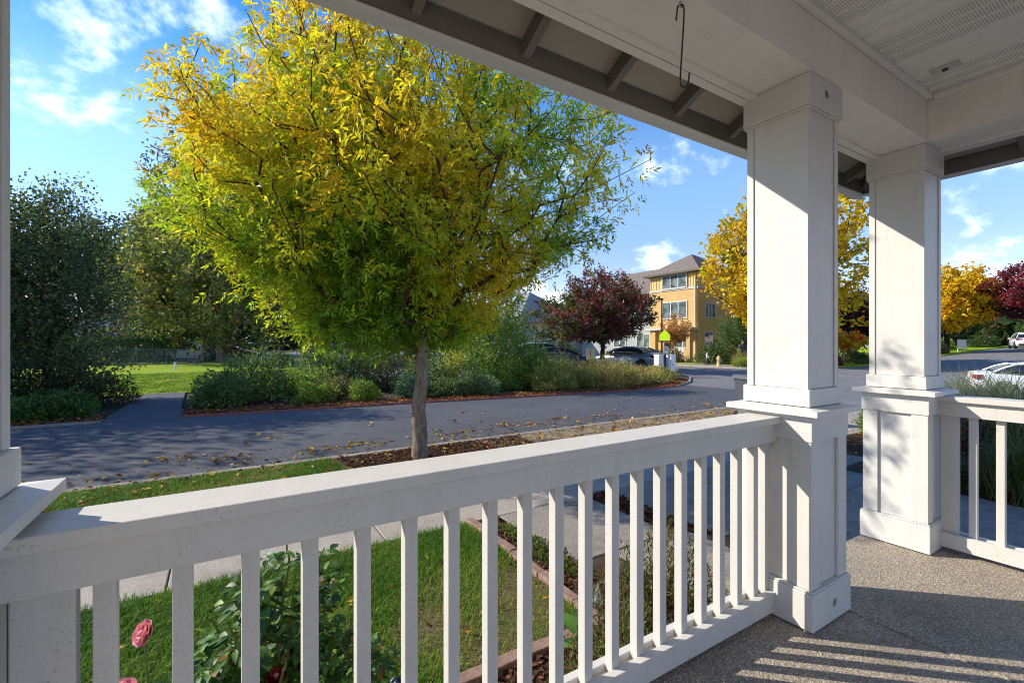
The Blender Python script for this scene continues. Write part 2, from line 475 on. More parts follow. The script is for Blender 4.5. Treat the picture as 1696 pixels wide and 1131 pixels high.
def leaves_np(P, D, L, W, C, rg, fold=.35, droop=0.0, up=.4):
    """one folded blade (two triangles, four vertices) for each row"""
    n = len(P)
    D = unit(D)
    N = rg.normal(size=(n, 3)); N[:, 2] = np.abs(N[:, 2]) + up
    N -= (N * D).sum(1)[:, None] * D; N = unit(N)
    Sd = np.cross(D, N)
    L = np.broadcast_to(np.asarray(L, float), (n,))[:, None]; W = np.broadcast_to(np.asarray(W, float), (n,))[:, None]
    tip = P + D * L; tip[:, 2] -= (droop * L)[:, 0]
    mid = P + D * L * .42
    a = mid + Sd * W * .5 + N * W * fold * .5
    b = mid - Sd * W * .5 + N * W * fold * .5
    V = np.stack([P, a, tip, b], 1).reshape(-1, 3)
    i = np.arange(n)[:, None] * 4
    F = np.concatenate([i + np.array([[0, 1, 2]]), i + np.array([[0, 2, 3]])])
    return V, F, np.repeat(C, 4, axis=0)

def pick(pal, w, n, rg):
    pal = np.array(pal); w = np.array(w, float); w /= w.sum()
    return pal[rg.choice(len(pal), n, p=w)]

# ------------------------------------------------------------------ trees
def skeleton(rg, trunk, attr, step=.45, first=1, up=.10):
    nodes = np.zeros((len(attr) * 6 + len(trunk) + 10, 3)); par = np.full(len(nodes), -1); plen = np.zeros(len(nodes)); dirs = np.zeros_like(nodes)
    n = len(trunk); nodes[:n] = trunk
    for i in range(1, n):
        par[i] = i - 1; dirs[i] = unit(nodes[i] - nodes[i - 1]); plen[i] = plen[i - 1] * .2
    dirs[0] = (0, 0, 1)
    tips = []
    for p in attr[np.argsort(np.linalg.norm(attr - trunk[-1], axis=1) + rg.normal(size=len(attr)) * .15)]:
        c = nodes[first:n]; v = p - c; d = np.linalg.norm(v, axis=1) + 1e-6
        cosang = (v * dirs[first:n]).sum(1) / d
        cost = d * (1 + .55 * (1 - cosang)) + .28 * plen[first:n]
        k = int(np.argmin(cost)) + first
        d = np.linalg.norm(p - nodes[k]); m = max(1, int(d / step)); prev = k
        a = nodes[k].copy()
        for j in range(1, m + 1):
            if n >= len(nodes) - 1: break
            t_ = j / m; q = a + (p - a) * t_
            q[2] += up * d * math.sin(math.pi * t_) * (1 if m > 1 else 0)
            if j < m: q += rg.normal(size=3) * .035 * step
            nodes[n] = q; par[n] = prev; dirs[n] = unit(q - nodes[prev]); plen[n] = plen[prev] + np.linalg.norm(q - nodes[prev])
            prev = n; n += 1
        tips.append(prev)
    return nodes[:n], par[:n], np.array(tips), dirs[:n]

def tree(name, label, cat_group, loc, trunk_h, trunk_r, crown_c, crown_r, n_attr, per, leaf, pal, seed, bark='bark', lean=(0, 0), lw=.35,
         compound=0, flat=.25, droop=.3, colf=None, mat='leaf', spread=.35, twig=.006, shell=2.4, cone=False, lobes=.16, first=None, category='tree', taper=0.0):
    """crown_c, crown_r relative to loc; per = leaves at each twig end"""
    rg = np.random.default_rng(seed)
    root = thing(name, label, category, loc, group=cat_group)
    tt = np.linspace(0, 1, 6)[:, None]
    trunk = np.concatenate([tt * np.array([[lean[0], lean[1], trunk_h]])], 0)
    trunk[1:-1, :2] += rg.normal(size=(4, 2)) * trunk_r * .18
    u = unit(rg.normal(size=(n_attr, 3)))
    rr = rg.random(n_attr) ** (1 / shell)
    lob = 1 + lobes * sinnoise(u, 3.2, seed + 1) + .08 * sinnoise(u, 8, seed + 2)
    P = u * (rr * lob)[:, None]
    lowmask = P[:, 2] < -flat
    P[lowmask, 2] = -flat + (P[lowmask, 2] + flat) * .35
    if taper:
        P[:, :2] *= (1 + taper * np.minimum(P[:, 2] + .1, 0))[:, None]
    if cone:
        h = (P[:, 2] + 1) / 2; P[:, :2] *= np.clip(1.25 - 1.15 * h, .06, 2)[:, None]
    P = P * np.array(crown_r) + np.array(crown_c)
    nodes, par, tips, dirs = skeleton(rg, trunk, P, step=max(.35, min(crown_r) * .16), first=first if first is not None else 3)
    # pipe model radii
    cnt = np.zeros(len(nodes)); cnt[tips] += 1
    for i in range(len(nodes) - 1, 0, -1):
        if par[i] >= 0: cnt[par[i]] += cnt[i]
    rad = twig * np.maximum(cnt, 1) ** .47
    lim = trunk_r * .62; rad = np.minimum(rad, lim)
    nt = len(trunk)
    tp = np.concatenate([[trunk[0] - np.array([0, 0, .05])], trunk])
    tr = trunk_r * np.concatenate([[1.35], np.linspace(1.12, .78, nt)])
    # finer trunk with uneven girth
    f = np.linspace(0, len(tp) - 1, 26); ip = np.arange(len(tp))
    tpf = np.stack([np.interp(f, ip, tp[:, k]) for k in range(3)], 1); trf = np.interp(f, ip, tr)
    V, F = tube_np(tpf, trf, 14)
    V += (unit(V - np.repeat(tpf, 14, 0)) * (sinnoise(V, 6 / max(trunk_r, .1) * .5, seed + 9)[:, None] * trunk_r * .06))
    mo('trunk', npmesh('trunk', V, [F], smooth=True), bark, root)
    e = np.arange(nt, len(nodes)); a = nodes[par[e]]; b = nodes[e]
    ra = np.minimum(rad[par[e]], rad[e] * 1.35); rb = rad[e]
    T = unit(b - a); ref = np.where(np.abs(T[:, 2:3]) < .9, np.array([[0, 0, 1.0]]), np.array([[1.0, 0, 0]]))
    U = unit(np.cross(T, ref)); W = np.cross(T, U); ns = 5
    an = np.linspace(0, 2 * np.pi, ns, endpoint=False)
    ring = np.cos(an)[None, :, None] * U[:, None] + np.sin(an)[None, :, None] * W[:, None]
    VV = np.concatenate([a[:, None] + ring * ra[:, None, None], b[:, None] + ring * rb[:, None, None]], 1).reshape(-1, 3)
    i = np.arange(len(e))[:, None] * (2 * ns); j = np.arange(ns)[None]; k = (j + 1) % ns
    FF = np.stack([i + j, i + k, i + ns + k, i + ns + j], -1).reshape(-1, 4)
    mo('limbs', npmesh('limbs', VV, [FF], smooth=True), 'twig' if bark == 'bark' else bark, root)
    # leaves at the twig ends
    tp_ = nodes[tips]; td = dirs[tips]; tpar = nodes[par[tips]]
    cols = colf(tp_ + np.array(loc), rg) if colf else pick(pal[0], pal[1], len(tips), rg)
    n = len(tips) * per
    idx = np.repeat(np.arange(len(tips)), per)
    s = rg.random(n)[:, None]
    base = tpar[idx] + (tp_[idx] - tpar[idx]) * (s * 1.25 - .1)
    base = base + rg.normal(size=(n, 3)) * spread * min(crown_r) * .09
    d = unit(td[idx] * .6 + rg.normal(size=(n, 3)) * .9)
    d[:, 2] -= droop * rg.random(n)
    c = cols[idx] * (1 + rg.normal(size=(n, 1)) * .16) * (1 + rg.normal(size=(n, 3)) * .05)
    if compound:
        m = compound; d = unit(d)
        side = unit(np.cross(d, rg.normal(size=(n, 3))))
        ii = np.repeat(np.arange(n), m); q = np.tile(np.arange(m), n)
        along = (q // 2 + 1) / (m // 2 + 1); sg = np.where(q % 2 == 0, 1.0, -1.0)
        rl = leaf * 2.0
        Pb = base[ii] + d[ii] * (rl * along)[:, None]; Pb[:, 2] -= rl * along ** 2 * .12
        last = q == m - 1
        Db = d[ii] * .75 + side[ii] * (sg * np.where(last, 0, .95))[:, None] + rg.normal(size=(len(ii), 3)) * .22
        Db[:, 2] -= .10
        L = leaf * (.75 + .5 * rg.random(len(ii)))
        V, F, C = leaves_np(Pb, Db, L, L * lw, c[ii] * (1 + rg.normal(size=(len(ii), 1)) * .07), rg, droop=.12)
    else:
        L = leaf * (.65 + .7 * rg.random(n))
        V, F, C = leaves_np(base, d, L, L * lw, c, rg)
    o = mo('foliage', npmesh('foliage', V, [F], col=C), mat, root); o["kind"] = "stuff"
    return root

def shrub(name, label, loc, rx, ry, h, n, leaf, pal, seed, lw=.5, group=None, stems=14, mat='leaf', lobes=.2, category='shrub', base=.08, stem_mat='twig', vert=.35):
    rg = np.random.default_rng(seed)
    root = thing(name, label, category, loc, group=group)
    u = unit(rg.normal(size=(n, 3))); u[:, 2] = np.abs(u[:, 2])
    rr = rg.random(n) ** (1 / 3.2)
    lob = 1 + lobes * sinnoise(u, 4.5, seed) + .6 * lobes * sinnoise(u, 11, seed + 3)
    P = u * (rr * lob)[:, None] * np.array([rx, ry, h]); P[:, 2] = np.maximum(P[:, 2], base * rg.random(n))
    C = pick(pal[0], pal[1], max(6, n // 30), rg)
    cl = unit(rg.normal(size=(len(C), 3))); cl[:, 2] = np.abs(cl[:, 2])
    # each leaf takes the colour of the nearest clump
    ci = np.concatenate([np.argmax(u[k:k + 4000] @ cl.T + rg.normal(size=(len(u[k:k + 4000]), len(C))) * .06, 1) for k in range(0, n, 4000)])
    c = C[ci] * (1 + rg.normal(size=(n, 1)) * .2)
    D = u * .7 + rg.normal(size=(n, 3)) * .8; D[:, 2] += vert
    L = leaf * (.6 + .8 * rg.random(n))
    V, F, CC = leaves_np(P, D, L, L * lw, c, rg)
    o = mo('foliage', npmesh('foliage', V, [F], col=CC), mat, root); o["kind"] = "stuff"
    if stems:
        parts = []
        for k in range(stems):
            q = P[rg.integers(n)] * .9; b0 = np.array([rg.normal() * rx * .12, rg.normal() * ry * .12, -.03])
            mid = (b0 + q) / 2 + np.array([0, 0, h * .12])
            parts.append(tube_np([b0, mid, q], [.012 + .006 * h, .008 + .003 * h, .003], 5))
        V, F = join_np(parts)
        mo('stems', npmesh('stems', V, [F]), stem_mat, root)
    return root

def blades_np(P, H, Wd, C, rg, lean=.35):
    """bent grass blades: 5 vertices, 3 triangles"""
    n = len(P); a = rg.random(n) * 6.283
    dr = np.stack([np.cos(a), np.sin(a), np.zeros(n)], 1); sd = np.stack([-np.sin(a), np.cos(a), np.zeros(n)], 1)
    H = np.broadcast_to(H, (n,))[:, None]; Wd = np.broadcast_to(Wd, (n,))[:, None]
    ln = (lean * (.3 + rg.random(n)))[:, None]
    mid = P + dr * H * ln * .35; mid[:, 2] += H[:, 0] * .6
    tip = P + dr * H * ln * 1.15; tip[:, 2] += H[:, 0] * (1 - .35 * ln[:, 0])
    V = np.stack([P - sd * Wd * .5, P + sd * Wd * .5, mid + sd * Wd * .42, mid - sd * Wd * .42, tip], 1).reshape(-1, 3)
    i = np.arange(n)[:, None] * 5
    F4 = i + np.array([[0, 1, 2, 3]]); F3 = i + np.array([[3, 2, 4]])
    return V, F4, F3, np.repeat(C, 5, 0)
def grass_tuft(name, label, loc, rx, ry, h, n, pal, seed, group=None, lean=.5, width=.006, category='grass clump'):
    rg = np.random.default_rng(seed)
    a = rg.random(n) * 6.283; r = np.sqrt(rg.random(n))
    P = np.stack([rx * r * np.cos(a), ry * r * np.sin(a), np.full(n, -.02)], 1)
    P[:, :2] += .0
    C = pick(pal[0], pal[1], n, rg) * (1 + rg.normal(size=(n, 1)) * .15)
    prof = (1 - .45 * r ** 2) * (.55 + .55 * rg.random(n)) * (1 + .2 * sinnoise(P, 5 / max(rx, .2), seed))
    V, F4, F3, CC = blades_np(P, h * prof, width, C, rg, lean)
    o = mo(name, npmesh(name, V, [F4, F3], col=CC), 'grass_blade', None, loc)
    return tag(o, label, category, group)

GZ = -.33      # pavement, lawn and verge level; the porch floor is 0
RZ = -.43      # street level
def sstep(a, b, x):
    t_ = np.clip((x - a) / (b - a), 0, 1); return t_ * t_ * (3 - 2 * t_)
def terrain(x, y):
    """rise of the ground along the street to the right, and the dip in front of it"""
    s = x - 1.2 * y
    return 1.05 * sstep(20, 60, s) - .74 * np.exp(-((x - 24) ** 2 + (y - 4) ** 2) / (2 * 3.6 ** 2))
def tz(x, y): return float(terrain(np.array(float(x)), np.array(float(y))))
def grid_sheet(name, mat, x0, x1, y0, y1, nx, ny, zoff, fn=None, parent=None, holes=None):
    xs = np.linspace(x0, x1, nx); ys = np.linspace(y0, y1, ny); X, Y = np.meshgrid(xs, ys)
    Z = terrain(X, Y) + zoff
    if fn is not None: Z = Z + fn(X, Y)
    V = np.stack([X, Y, Z], -1).reshape(-1, 3)
    i = (np.arange(ny - 1)[:, None] * nx + np.arange(nx - 1)[None]).ravel()
    F = np.stack([i, i + 1, i + nx + 1, i + nx], -1)
    return mo(name, npmesh(name, V, [F], smooth=True), mat, parent)

# ------------------------------------------------------------------ the setting
def grid_xy(name, mat, xs, ys, zoff, parent=None, skirt=0.0):
    xs = np.asarray(xs, float); ys = np.asarray(ys, float); nx, ny = len(xs), len(ys)
    X, Y = np.meshgrid(xs, ys); Z = terrain(X, Y) + zoff
    V = np.stack([X, Y, Z], -1).reshape(-1, 3)
    i = (np.arange(ny - 1)[:, None] * nx + np.arange(nx - 1)[None]).ravel()
    F = [np.stack([i, i + 1, i + nx + 1, i + nx], -1)]
    if skirt:
        ring = np.concatenate([np.arange(nx), np.arange(1, ny) * nx + nx - 1, (ny - 1) * nx + np.arange(nx - 2, -1, -1), np.arange(ny - 2, 0, -1) * nx])
        lo = V[ring].copy(); lo[:, 2] -= skirt; o = len(V); V = np.concatenate([V, lo]); m = len(ring); a = np.arange(m); b = (a + 1) % m
        F.append(np.stack([ring[b], ring[a], o + a, o + b], -1))
    return mo(name, npmesh(name, V, F, smooth=False), mat, parent)
fine = np.arange(-40, 100.1, 2.0)
struct(grid_xy('ground', 'soil', np.concatenate([[-900, -400, -150, -80], fine, [140, 250, 500, 900]]), np.concatenate([[-900, -300, -80], np.arange(-40, 100.1, 2), [140, 250, 500, 1200]]), -.60))
struct(grid_xy('side_street', 'asphalt_old', np.arange(-60, 110.1, 1.25), np.arange(-14, 84.1, 1.25), RZ))
struct(poly_prism('street', 'asphalt', None, [(-60, 7.4), (13.2, 7.4), (15.5, 8.2), (16.2, 10.0), (15.9, 12.35), (12.66, 11.7), (8.87, 12.2), (4.74, 12.75), (-.85, 13.3), (-60, 13.4)], RZ - .1, RZ + .005))
# near yard
struct(poly_prism('yard_ground', 'soil', None, [(-60, -20), (14, -20), (14, 3), (13.2, 6.2), (12.6, 7.0), (-60, 7.0)], RZ - .15, GZ - .012))
lawn_pts = [(-12, 1.62), (.2, 1.75), (1.0, 2.09), (1.9, 2.12), (1.93, 3.84), (-12, 3.84)]
struct(poly_prism('front_lawn', 'lawn_ground', None, lawn_pts, GZ - .03, GZ - .004))
struct(poly_prism('planting_strip', 'lawn_ground', None, [(-20, 5.37), (1.5, 5.37), (1.35, 6.99), (-20, 6.99)], GZ - .03, GZ - .004))
struct(poly_prism('tree_bed', 'mulch_soil', None, [(1.52, 5.37), (3.9, 5.37), (3.6, 6.99), (1.37, 6.99)], GZ - .03, GZ - .002))
simple('strip_dirt', (.24, .185, .12), .95, .1, .3, 5, .6, 50, bdist=.02)
struct(poly_prism('strip_ground', 'strip_dirt', None, [(3.91, 5.37), (12.4, 5.37), (12.4, 6.99), (3.61, 6.99)], GZ - .03, GZ - .004))
struct(poly_prism('mulch_bed', 'mulch_soil', None, [(-8, 1.46), (2.6, 1.46), (2.6, 1.8), (2.3, 2.3), (2.2, 3.8), (2.0, 3.8), (2.0, 2.02), (1.0, 2.0), (.2, 1.68), (-8, 1.56)], GZ - .03, GZ - .001))
struct(poly_prism('right_bed', 'mulch_soil', None, [(6.9, -4), (13.6, -4), (13.6, 3), (12.8, 3.8), (8.6, 3.8), (8.0, 2.9), (6.9, 1.3)], GZ - .03, GZ - .001))
# sidewalk of separate slabs
sw = bpy.data.objects.new('sidewalk', None); link(sw); struct(sw)
def slab_mesh(w, d, h=.1):
    bm = bmesh.new(); bm_box(bm, 0, w, 0, d, -h, 0, .008, 2); return bm2me(bm, 'slab')
sl = slab_mesh(1.492, 1.5); sl.materials.append(MATS['sidewalk_concrete'])
for k in range(-8, 8):
    mo('slab', sl, None, sw, (1.17 + k * 1.5, 3.852, GZ + .004 * math.sin(k * 2.3)))
struct(poly_prism('bounce_court', 'sidewalk_concrete', None, [(-.2, -14), (6.88, -14), (6.88, -2.7), (-.2, -2.7)], GZ - .05, GZ + .001))  # unseen pale paving added behind the porch to bounce light onto beam and ceiling
# front walk, planting slot and drive slabs
wk = bpy.data.objects.new('front_walk', None); link(wk); struct(wk)
for (x0, x1, y0, y1) in [(2.26, 3.34, 2.72, 3.845), (2.64, 3.50, 1.78, 2.70)]:
    me = slab_mesh(x1 - x0, y1 - y0); me.materials.append(MATS['aggregate_walk']); mo('slab', me, None, wk, (x0, y0, GZ))
me = slab_mesh(1.1, .30, .18); me.materials.append(MATS['aggregate_walk']); mo('step', me, None, wk, (2.70, 1.462, -.165))
dv = bpy.data.objects.new('driveway', None); link(dv); struct(dv)
for (x0, x1, y0, y1) in [(3.66, 5.32, 2.42, 3.845), (5.33, 6.9, 2.42, 3.845), (4.3, 5.6, .9, 2.41), (5.61, 6.88, .9, 2.41), (4.3, 5.6, -.6, .89), (5.61, 6.88, -.6, .89), (4.3, 5.6, -2.2, -.61), (5.61, 6.88, -2.2, -.61), (6.91, 7.9, 2.9, 3.845)]:
    me = slab_mesh(x1 - x0, y1 - y0); me.materials.append(MATS['drive_concrete']); mo('slab', me, None, dv, (x0, y0, GZ))
struct(poly_prism('mulch_slot', 'mulch_soil', None, [(3.35, 3.83), (3.65, 3.83), (3.65, 2.5), (3.36, 2.75)], GZ - .05, GZ - .001))
# kerbs
kb = bpy.data.objects.new('near_kerb', None); link(kb); struct(kb)
bm = bmesh.new(); bm_box(bm, 0, 2.994, 0, .15, RZ - .1, GZ, .014, 2); km = bm2me(bm, 'kerb_stone'); km.materials.append(MATS['kerb_concrete'])
bm = bmesh.new(); bm_box(bm, 0, 2.994, .153, .40, RZ - .1, RZ + .014, .006); gm = bm2me(bm, 'gutter_pan'); gm.materials.append(MATS['kerb_concrete'])
for k in range(-7, 4):
    mo('kerb_stone', km, None, kb, (.6 + 3 * k, 7.003, 0)); mo('gutter_pan', gm, None, kb, (.6 + 3 * k, 7.003, 0))
# the planted verge across the street with its red kerb
edge = [(-30, 13.4), (-2.28, 13.35), (-.82, 13.3), (1.7, 13.0), (4.74, 12.75), (8.87, 12.2), (12.66, 11.75), (15.0, 11.95), (17.2, 13.0), (19.4, 14.6), (20.8, 16.8), (20.6, 19.0)]
struct(poly_prism('far_verge', 'soil', None, edge[2:] + [(20.2, 20), (18, 18.7), (-1.1, 18.7), (-.95, 14.6)], RZ - .1, GZ - .050))
struct(poly_prism('path_verge', 'soil', None, [(-30, 13.4), (-2.28, 13.35), (-2.16, 14.6), (-2.12, 18.7), (-30, 18.7)], RZ - .1, GZ - .050))
fk = bpy.data.objects.new('far_kerb', None); link(fk); struct(fk)
for i in range(len(edge) - 1):
    a = Vector(edge[i] + (0,)); b = Vector(edge[i + 1] + (0,)); d = (b - a).normalized(); nrm = Vector((d.y, -d.x, 0))
    q = [a, b, b + nrm * .09, a + nrm * .09]
    if i == 1: continue
    o = poly_solid('kerb_stone', 'red_kerb' if 1 < i < 7 else 'kerb_concrete', fk,
                   [(p.x, p.y, RZ - .1) for p in q] + [(p.x, p.y, GZ - .045 + (-.04 if i == 1 else 0) + (.001 if i % 2 else 0)) for p in q],
                   [(3, 2, 1, 0), (4, 5, 6, 7), (0, 1, 5, 4), (1, 2, 6, 5), (2, 3, 7, 6), (3, 0, 4, 7)])
struct(poly_solid('park_path', 'asphalt', None, [(-2.36, 13.18, RZ + .012), (-.74, 13.12, RZ + .012), (-.93, 14.6, GZ + .003), (-2.18, 14.6, GZ + .003), (-1.08, 18.75, GZ + .003), (-2.14, 18.75, GZ + .003),
    (-2.36, 13.18, RZ - .1), (-.74, 13.12, RZ - .1), (-.93, 14.6, RZ - .1), (-2.18, 14.6, RZ - .1), (-1.08, 18.75, RZ - .1), (-2.14, 18.75, RZ - .1)],
    [(0, 1, 2, 3), (3, 2, 4, 5), (7, 6, 9, 8), (8, 9, 11, 10), (0, 6, 7, 1), (1, 7, 8, 2), (2, 8, 10, 4), (4, 10, 11, 5), (5, 11, 9, 3), (3, 9, 6, 0)]))
struct(grid_xy('park_lawn', 'park_grass', np.arange(-60, 4.1, 2), np.arange(18.71, 47, 2), GZ, skirt=.3))
struct(poly_prism('park_walk', 'sidewalk_concrete', None, [(-8, 43.2), (3.9, 39.6), (3.9, 40.6), (-8, 44.2)], GZ - .05, GZ + .006))
# corner lot across the side street
struct(grid_xy('corner_lawn', 'park_grass', np.concatenate([np.arange(30, 100, 1.5)]), np.concatenate([np.arange(14.8, 40, 1.5), [60, 84]]), GZ - .002, skirt=.3))
struct(poly_prism('corner_walk', 'sidewalk_concrete', None, [(28.2, 20), (28.35, 17.4), (29.0, 15.8), (30.2, 14.9), (31.6, 14.9), (31.6, 16.2), (31.0, 17.2), (30.6, 18.4), (30.6, 60), (28.2, 60)], RZ - .15, GZ + .006))
struct(poly_prism('corner_verge', 'park_grass', None, [(28.5, 21.0), (29.4, 21.0), (29.4, 59), (28.5, 59)], GZ - .04, GZ + .012))

# ------------------------------------------------------------------ porch
pf = bpy.data.objects.new('porch_floor', None); link(pf); struct(pf)
for (x0, x1) in [(-3.2, 2.656), (2.664, 4.2)]:
    box('slab', 'aggregate', pf, x0, x1, -2.6, 1.452, -.34, 0, .006)

def column(cx, cy, label, vents):
    root = thing('porch_column', label, 'column', (cx, cy, 0), group='white porch columns')
    def b(name, x0, x1, y0, y1, z0, z1, bev=.003, mat='white_paint', par=None):
        bm = bmesh.new(); bm_box(bm, x0, x1, y0, y1, z0, z1, bev, 2)
        return mo(name, bm2me(bm, name), mat, par or root)
    s = .19; pl = b('plinth', -s, s, -s, s, .006, .178, .004)
    b('plinth_cap', -s + .003, s - .003, -s + .003, s - .003, .179, .188, .003)
    b('pedestal_panel', -.160, .160, -.160, .160, .189, 1.0)
    w = .085; g = .0012
    for sx in (-1, 1):
        for sy in (-1, 1):
            xa, xb = sorted((sx * .1612, sx * .176)); ya, yb = sorted((sy * (.176 - w), sy * .176))
            b('corner_board', xa, xb, ya, yb, .190, .879, .002)
            xa, xb = sorted((sx * (.176 - w), sx * .1600)); ya, yb = sorted((sy * .1612, sy * .1755))
            b('corner_board', xa, xb, ya, yb, .190, .879, .002)
    b('pedestal_frieze', -.182, .182, -.182, .182, .880, 1.003, .003)
    # ledge with sloping top
    o1, o2 = .222, .165
    poly_solid('ledge', 'white_paint', root,
               [(sx * o1, sy * o1, z) for z in (1.004, 1.030) for sx, sy in ((-1, -1), (1, -1), (1, 1), (-1, 1))] +
               [(sx * o2, sy * o2, 1.0375) for sx, sy in ((-1, -1), (1, -1), (1, 1), (-1, 1))],
               [(3, 2, 1, 0)] + [(i, (i + 1) % 4, 4 + (i + 1) % 4, 4 + i) for i in range(4)] + [(4 + i, 4 + (i + 1) % 4, 8 + (i + 1) % 4, 8 + i) for i in range(4)] + [(8, 9, 10, 11)])
    b('shaft_base', -.163, .163, -.163, .163, 1.041, 1.122, .003)
    b('shaft', -.1425, .1425, -.1425, .1425, 1.123, 2.466)
    w = .034
    for sx in (-1, 1):
        for sy in (-1, 1):
            xa, xb = sorted((sx * .1432, sx * .1495)); ya, yb = sorted((sy * (.1495 - w), sy * .1495))
            b('shaft_trim', xa, xb, ya, yb, 1.123, 2.464, .0015)
            xa, xb = sorted((sx * (.1495 - w), sx * .1425)); ya, yb = sorted((sy * .1432, sy * .149))
            b('shaft_trim', xa, xb, ya, yb, 1.123, 2.464, .0015)
    cp = b('capital', -.163, .163, -.163, .163, 2.465, 2.615, .003)
    b('capital_bead', -.157, .157, -.157, .157, 2.454, 2.464, .002)
    def vent(par, x, z, yface, r=.026):
        me = lathe([(0.001, -.004), (r, -.004), (r, .002), (r * .82, .0035), (r * .80, .0005), (.001, .0005)], 24, 'vent')
        v = mo('vent', me, 'white_paint', par, (x, yface - .0005, z), (R(90), 0, 0))
        for k in range(-3, 4):
            hw = math.sqrt(max(0, (r * .72) ** 2 - (k * .0058) ** 2))
            bm = bmesh.new(); bm_box(bm, -hw, hw, k * .0058 - .0014, k * .0058 + .0014, .0004, .0016)
            mo('slot', bm2me(bm, 'slot'), 'dark_plastic', v)
    if vents:
        vent(cp, -.004, 2.547, -.163); vent(pl, .013, .093, -.19)
    return root
column(2.487, 1.2545, 'white square porch column with round vents at the right end of the long railing', True)
column(3.957, 1.256, 'white square porch column at the corner where the short side railing begins', False)
column(-.536, 1.2545, 'white square porch column at the left end of the long railing', False)

# railings (local x runs along the rail, local y outward, inner face of the boards at y = -.054 from the baluster centre line)
def railing(name, label, loc, rz, x0, x1, bal, ztop, end_posts):
    root = thing(name, label, 'railing', loc, rz, group='white porch railings')
    def b(nm, xa, xb, ya, yb, za, zb, bev=.003, mat='rail_paint'):
        bm = bmesh.new(); bm_box(bm, xa, xb, ya, yb, za, zb, bev, 2); return mo(nm, bm2me(bm, nm), mat, root)
    b('top_cap', x0, x1, -.081, .081, ztop - .034, ztop, .004)
    b('top_rail', x0, x1, -.054, -.0195, ztop - .127, ztop - .035, .003)
    b('top_rail', x0, x1, .0195, .054, ztop - .127, ztop - .035, .003)
    b('bottom_rail', x0, x1, -.054, -.0195, .028, .120, .003)
    b('bottom_rail', x0, x1, .0195, .054, .028, .120, .003)
    b('spacer', x0, x1, -.019, .019, .04, .095, .001)
    bm = bmesh.new(); bm_box(bm, -.019, .019, -.019, .019, .096, ztop - .036, .0025, 2); me = bm2me(bm, 'baluster'); me.materials.append(MATS['rail_paint'])
    for x in bal: mo('baluster', me, None, root, (x, 0, 0))
    for (xa, xb) in end_posts: b('end_post', xa, xb, -.019, .019, .096, ztop - .036, .002)
    return root
first = .703 + .019
bal = [first + .1334 * k for k in range(-7, 12) if first + .1334 * k < 2.25]
railing('porch_railing', 'long white wooden railing with square balusters in front of the rose bushes', (0, 1.289, 0), 0, -.360, 2.311, bal, .985, [(-.352, -.256), (2.268, 2.309)])
yb = [.9195 - .1215 * k for k in range(0, 20)]
# local x = world -Y
railing('porch_railing', 'short white side railing running back from the corner column', (3.991, 1.078, 0), R(-90), 0, 3.2, [1.078 - y for y in yb], 1.0, [(.004, .092)])

# roof over the porch
rf = thing('porch_canopy', 'white beamed porch canopy with grey rafter tails, gutter and ribbed ceiling overhead', 'porch', (0, 0, 2.6))
def rsolid(name, mat, verts, faces): return poly_solid(name, mat, rf, [(x, y, z - 2.6) for x, y, z in verts], faces)
def rprof(name, mat, prof, x0, x1):
    n = len(prof); V = [(x0, y, z) for y, z in prof] + [(x1, y, z) for y, z in prof]
    return rsolid(name, mat, V, [tuple(range(n))[::-1], tuple(range(n, 2 * n))] + [(i, (i + 1) % n, n + (i + 1) % n, n + i) for i in range(n)])
def rprof_y(name, mat, prof, y0, y1):
    n = len(prof); V = [(x, y0, z) for x, z in prof] + [(x, y1, z) for x, z in prof]
    return rsolid(name, mat, V, [tuple(range(n)), tuple(range(n, 2 * n))[::-1]] + [(i, n + i, n + (i + 1) % n, (i + 1) % n) for i in range(n)])
rprof('front_beam', 'beam_paint', [(1.081, 2.617), (1.428, 2.617), (1.428, 2.735), (1.081, 2.897)], -3.2, 4.125)
rprof('soffit_board', 'beam_paint', [(1.340, 2.603), (1.384, 2.603), (1.384, 2.6168), (1.340, 2.6168)], -3.2, 4.08)
rprof('soffit_board', 'beam_paint', [(1.388, 2.600), (1.434, 2.600), (1.434, 2.6168), (1.388, 2.6168)], -3.2, 4.128)
rprof_y('side_beam', 'beam_paint', [(3.777, 2.617), (4.125, 2.617), (4.125, 2.735), (3.777, 2.897)], -2.6, 1.080)
rprof_y('soffit_board', 'beam_paint', [(4.036, 2.603), (4.128, 2.603), (4.128, 2.6168), (4.036, 2.6168)], -2.6, 1.336)
# ceiling of separate ribbed planks
for k in range(0, 52):
    xc = 3.726 - .1016 * k
    perf = (k // 3) % 2 == 0
    if k == 0: pm = {}
    if perf not in pm:
        bm = bmesh.new()
        pr = [(-.0495, .002), (-.044, -.006), (-.012, -.0075), (.012, -.0075), (.044, -.006), (.0495, .002), (.0495, .008), (-.0495, .008)]
        lo = [bm.verts.new((x, -1.83, z)) for x, z in pr]; hi = [bm.verts.new((x, 1.83, z)) for x, z in pr]
        for i in range(8): bm.faces.new((lo[i], lo[(i + 1) % 8], hi[(i + 1) % 8], hi[i]))
        bm.faces.new(lo[::-1]); bm.faces.new(hi)
        pm[perf] = bm2me(bm, 'ceiling_plank'); pm[perf].materials.append(MATS['soffit_perforated' if perf else 'soffit_plain'])
    mo('ceiling_plank', pm[perf], None, rf, (xc, -.78, 2.898 - 2.6))
bx = lambda n, m, *a: box(n, m, rf, *a)
bx('ceiling_backing', 'soffit_plain', -1.6, 3.79, -2.6, 1.09, 2.908, 2.92)
bx('ceiling_trim', 'soffit_plain', -1.6, 3.75, 1.048, 1.080, 2.866, 2.892)
bx('ceiling_trim', 'soffit_plain', 3.745, 3.776, -2.6, 1.046, 2.866, 2.892)
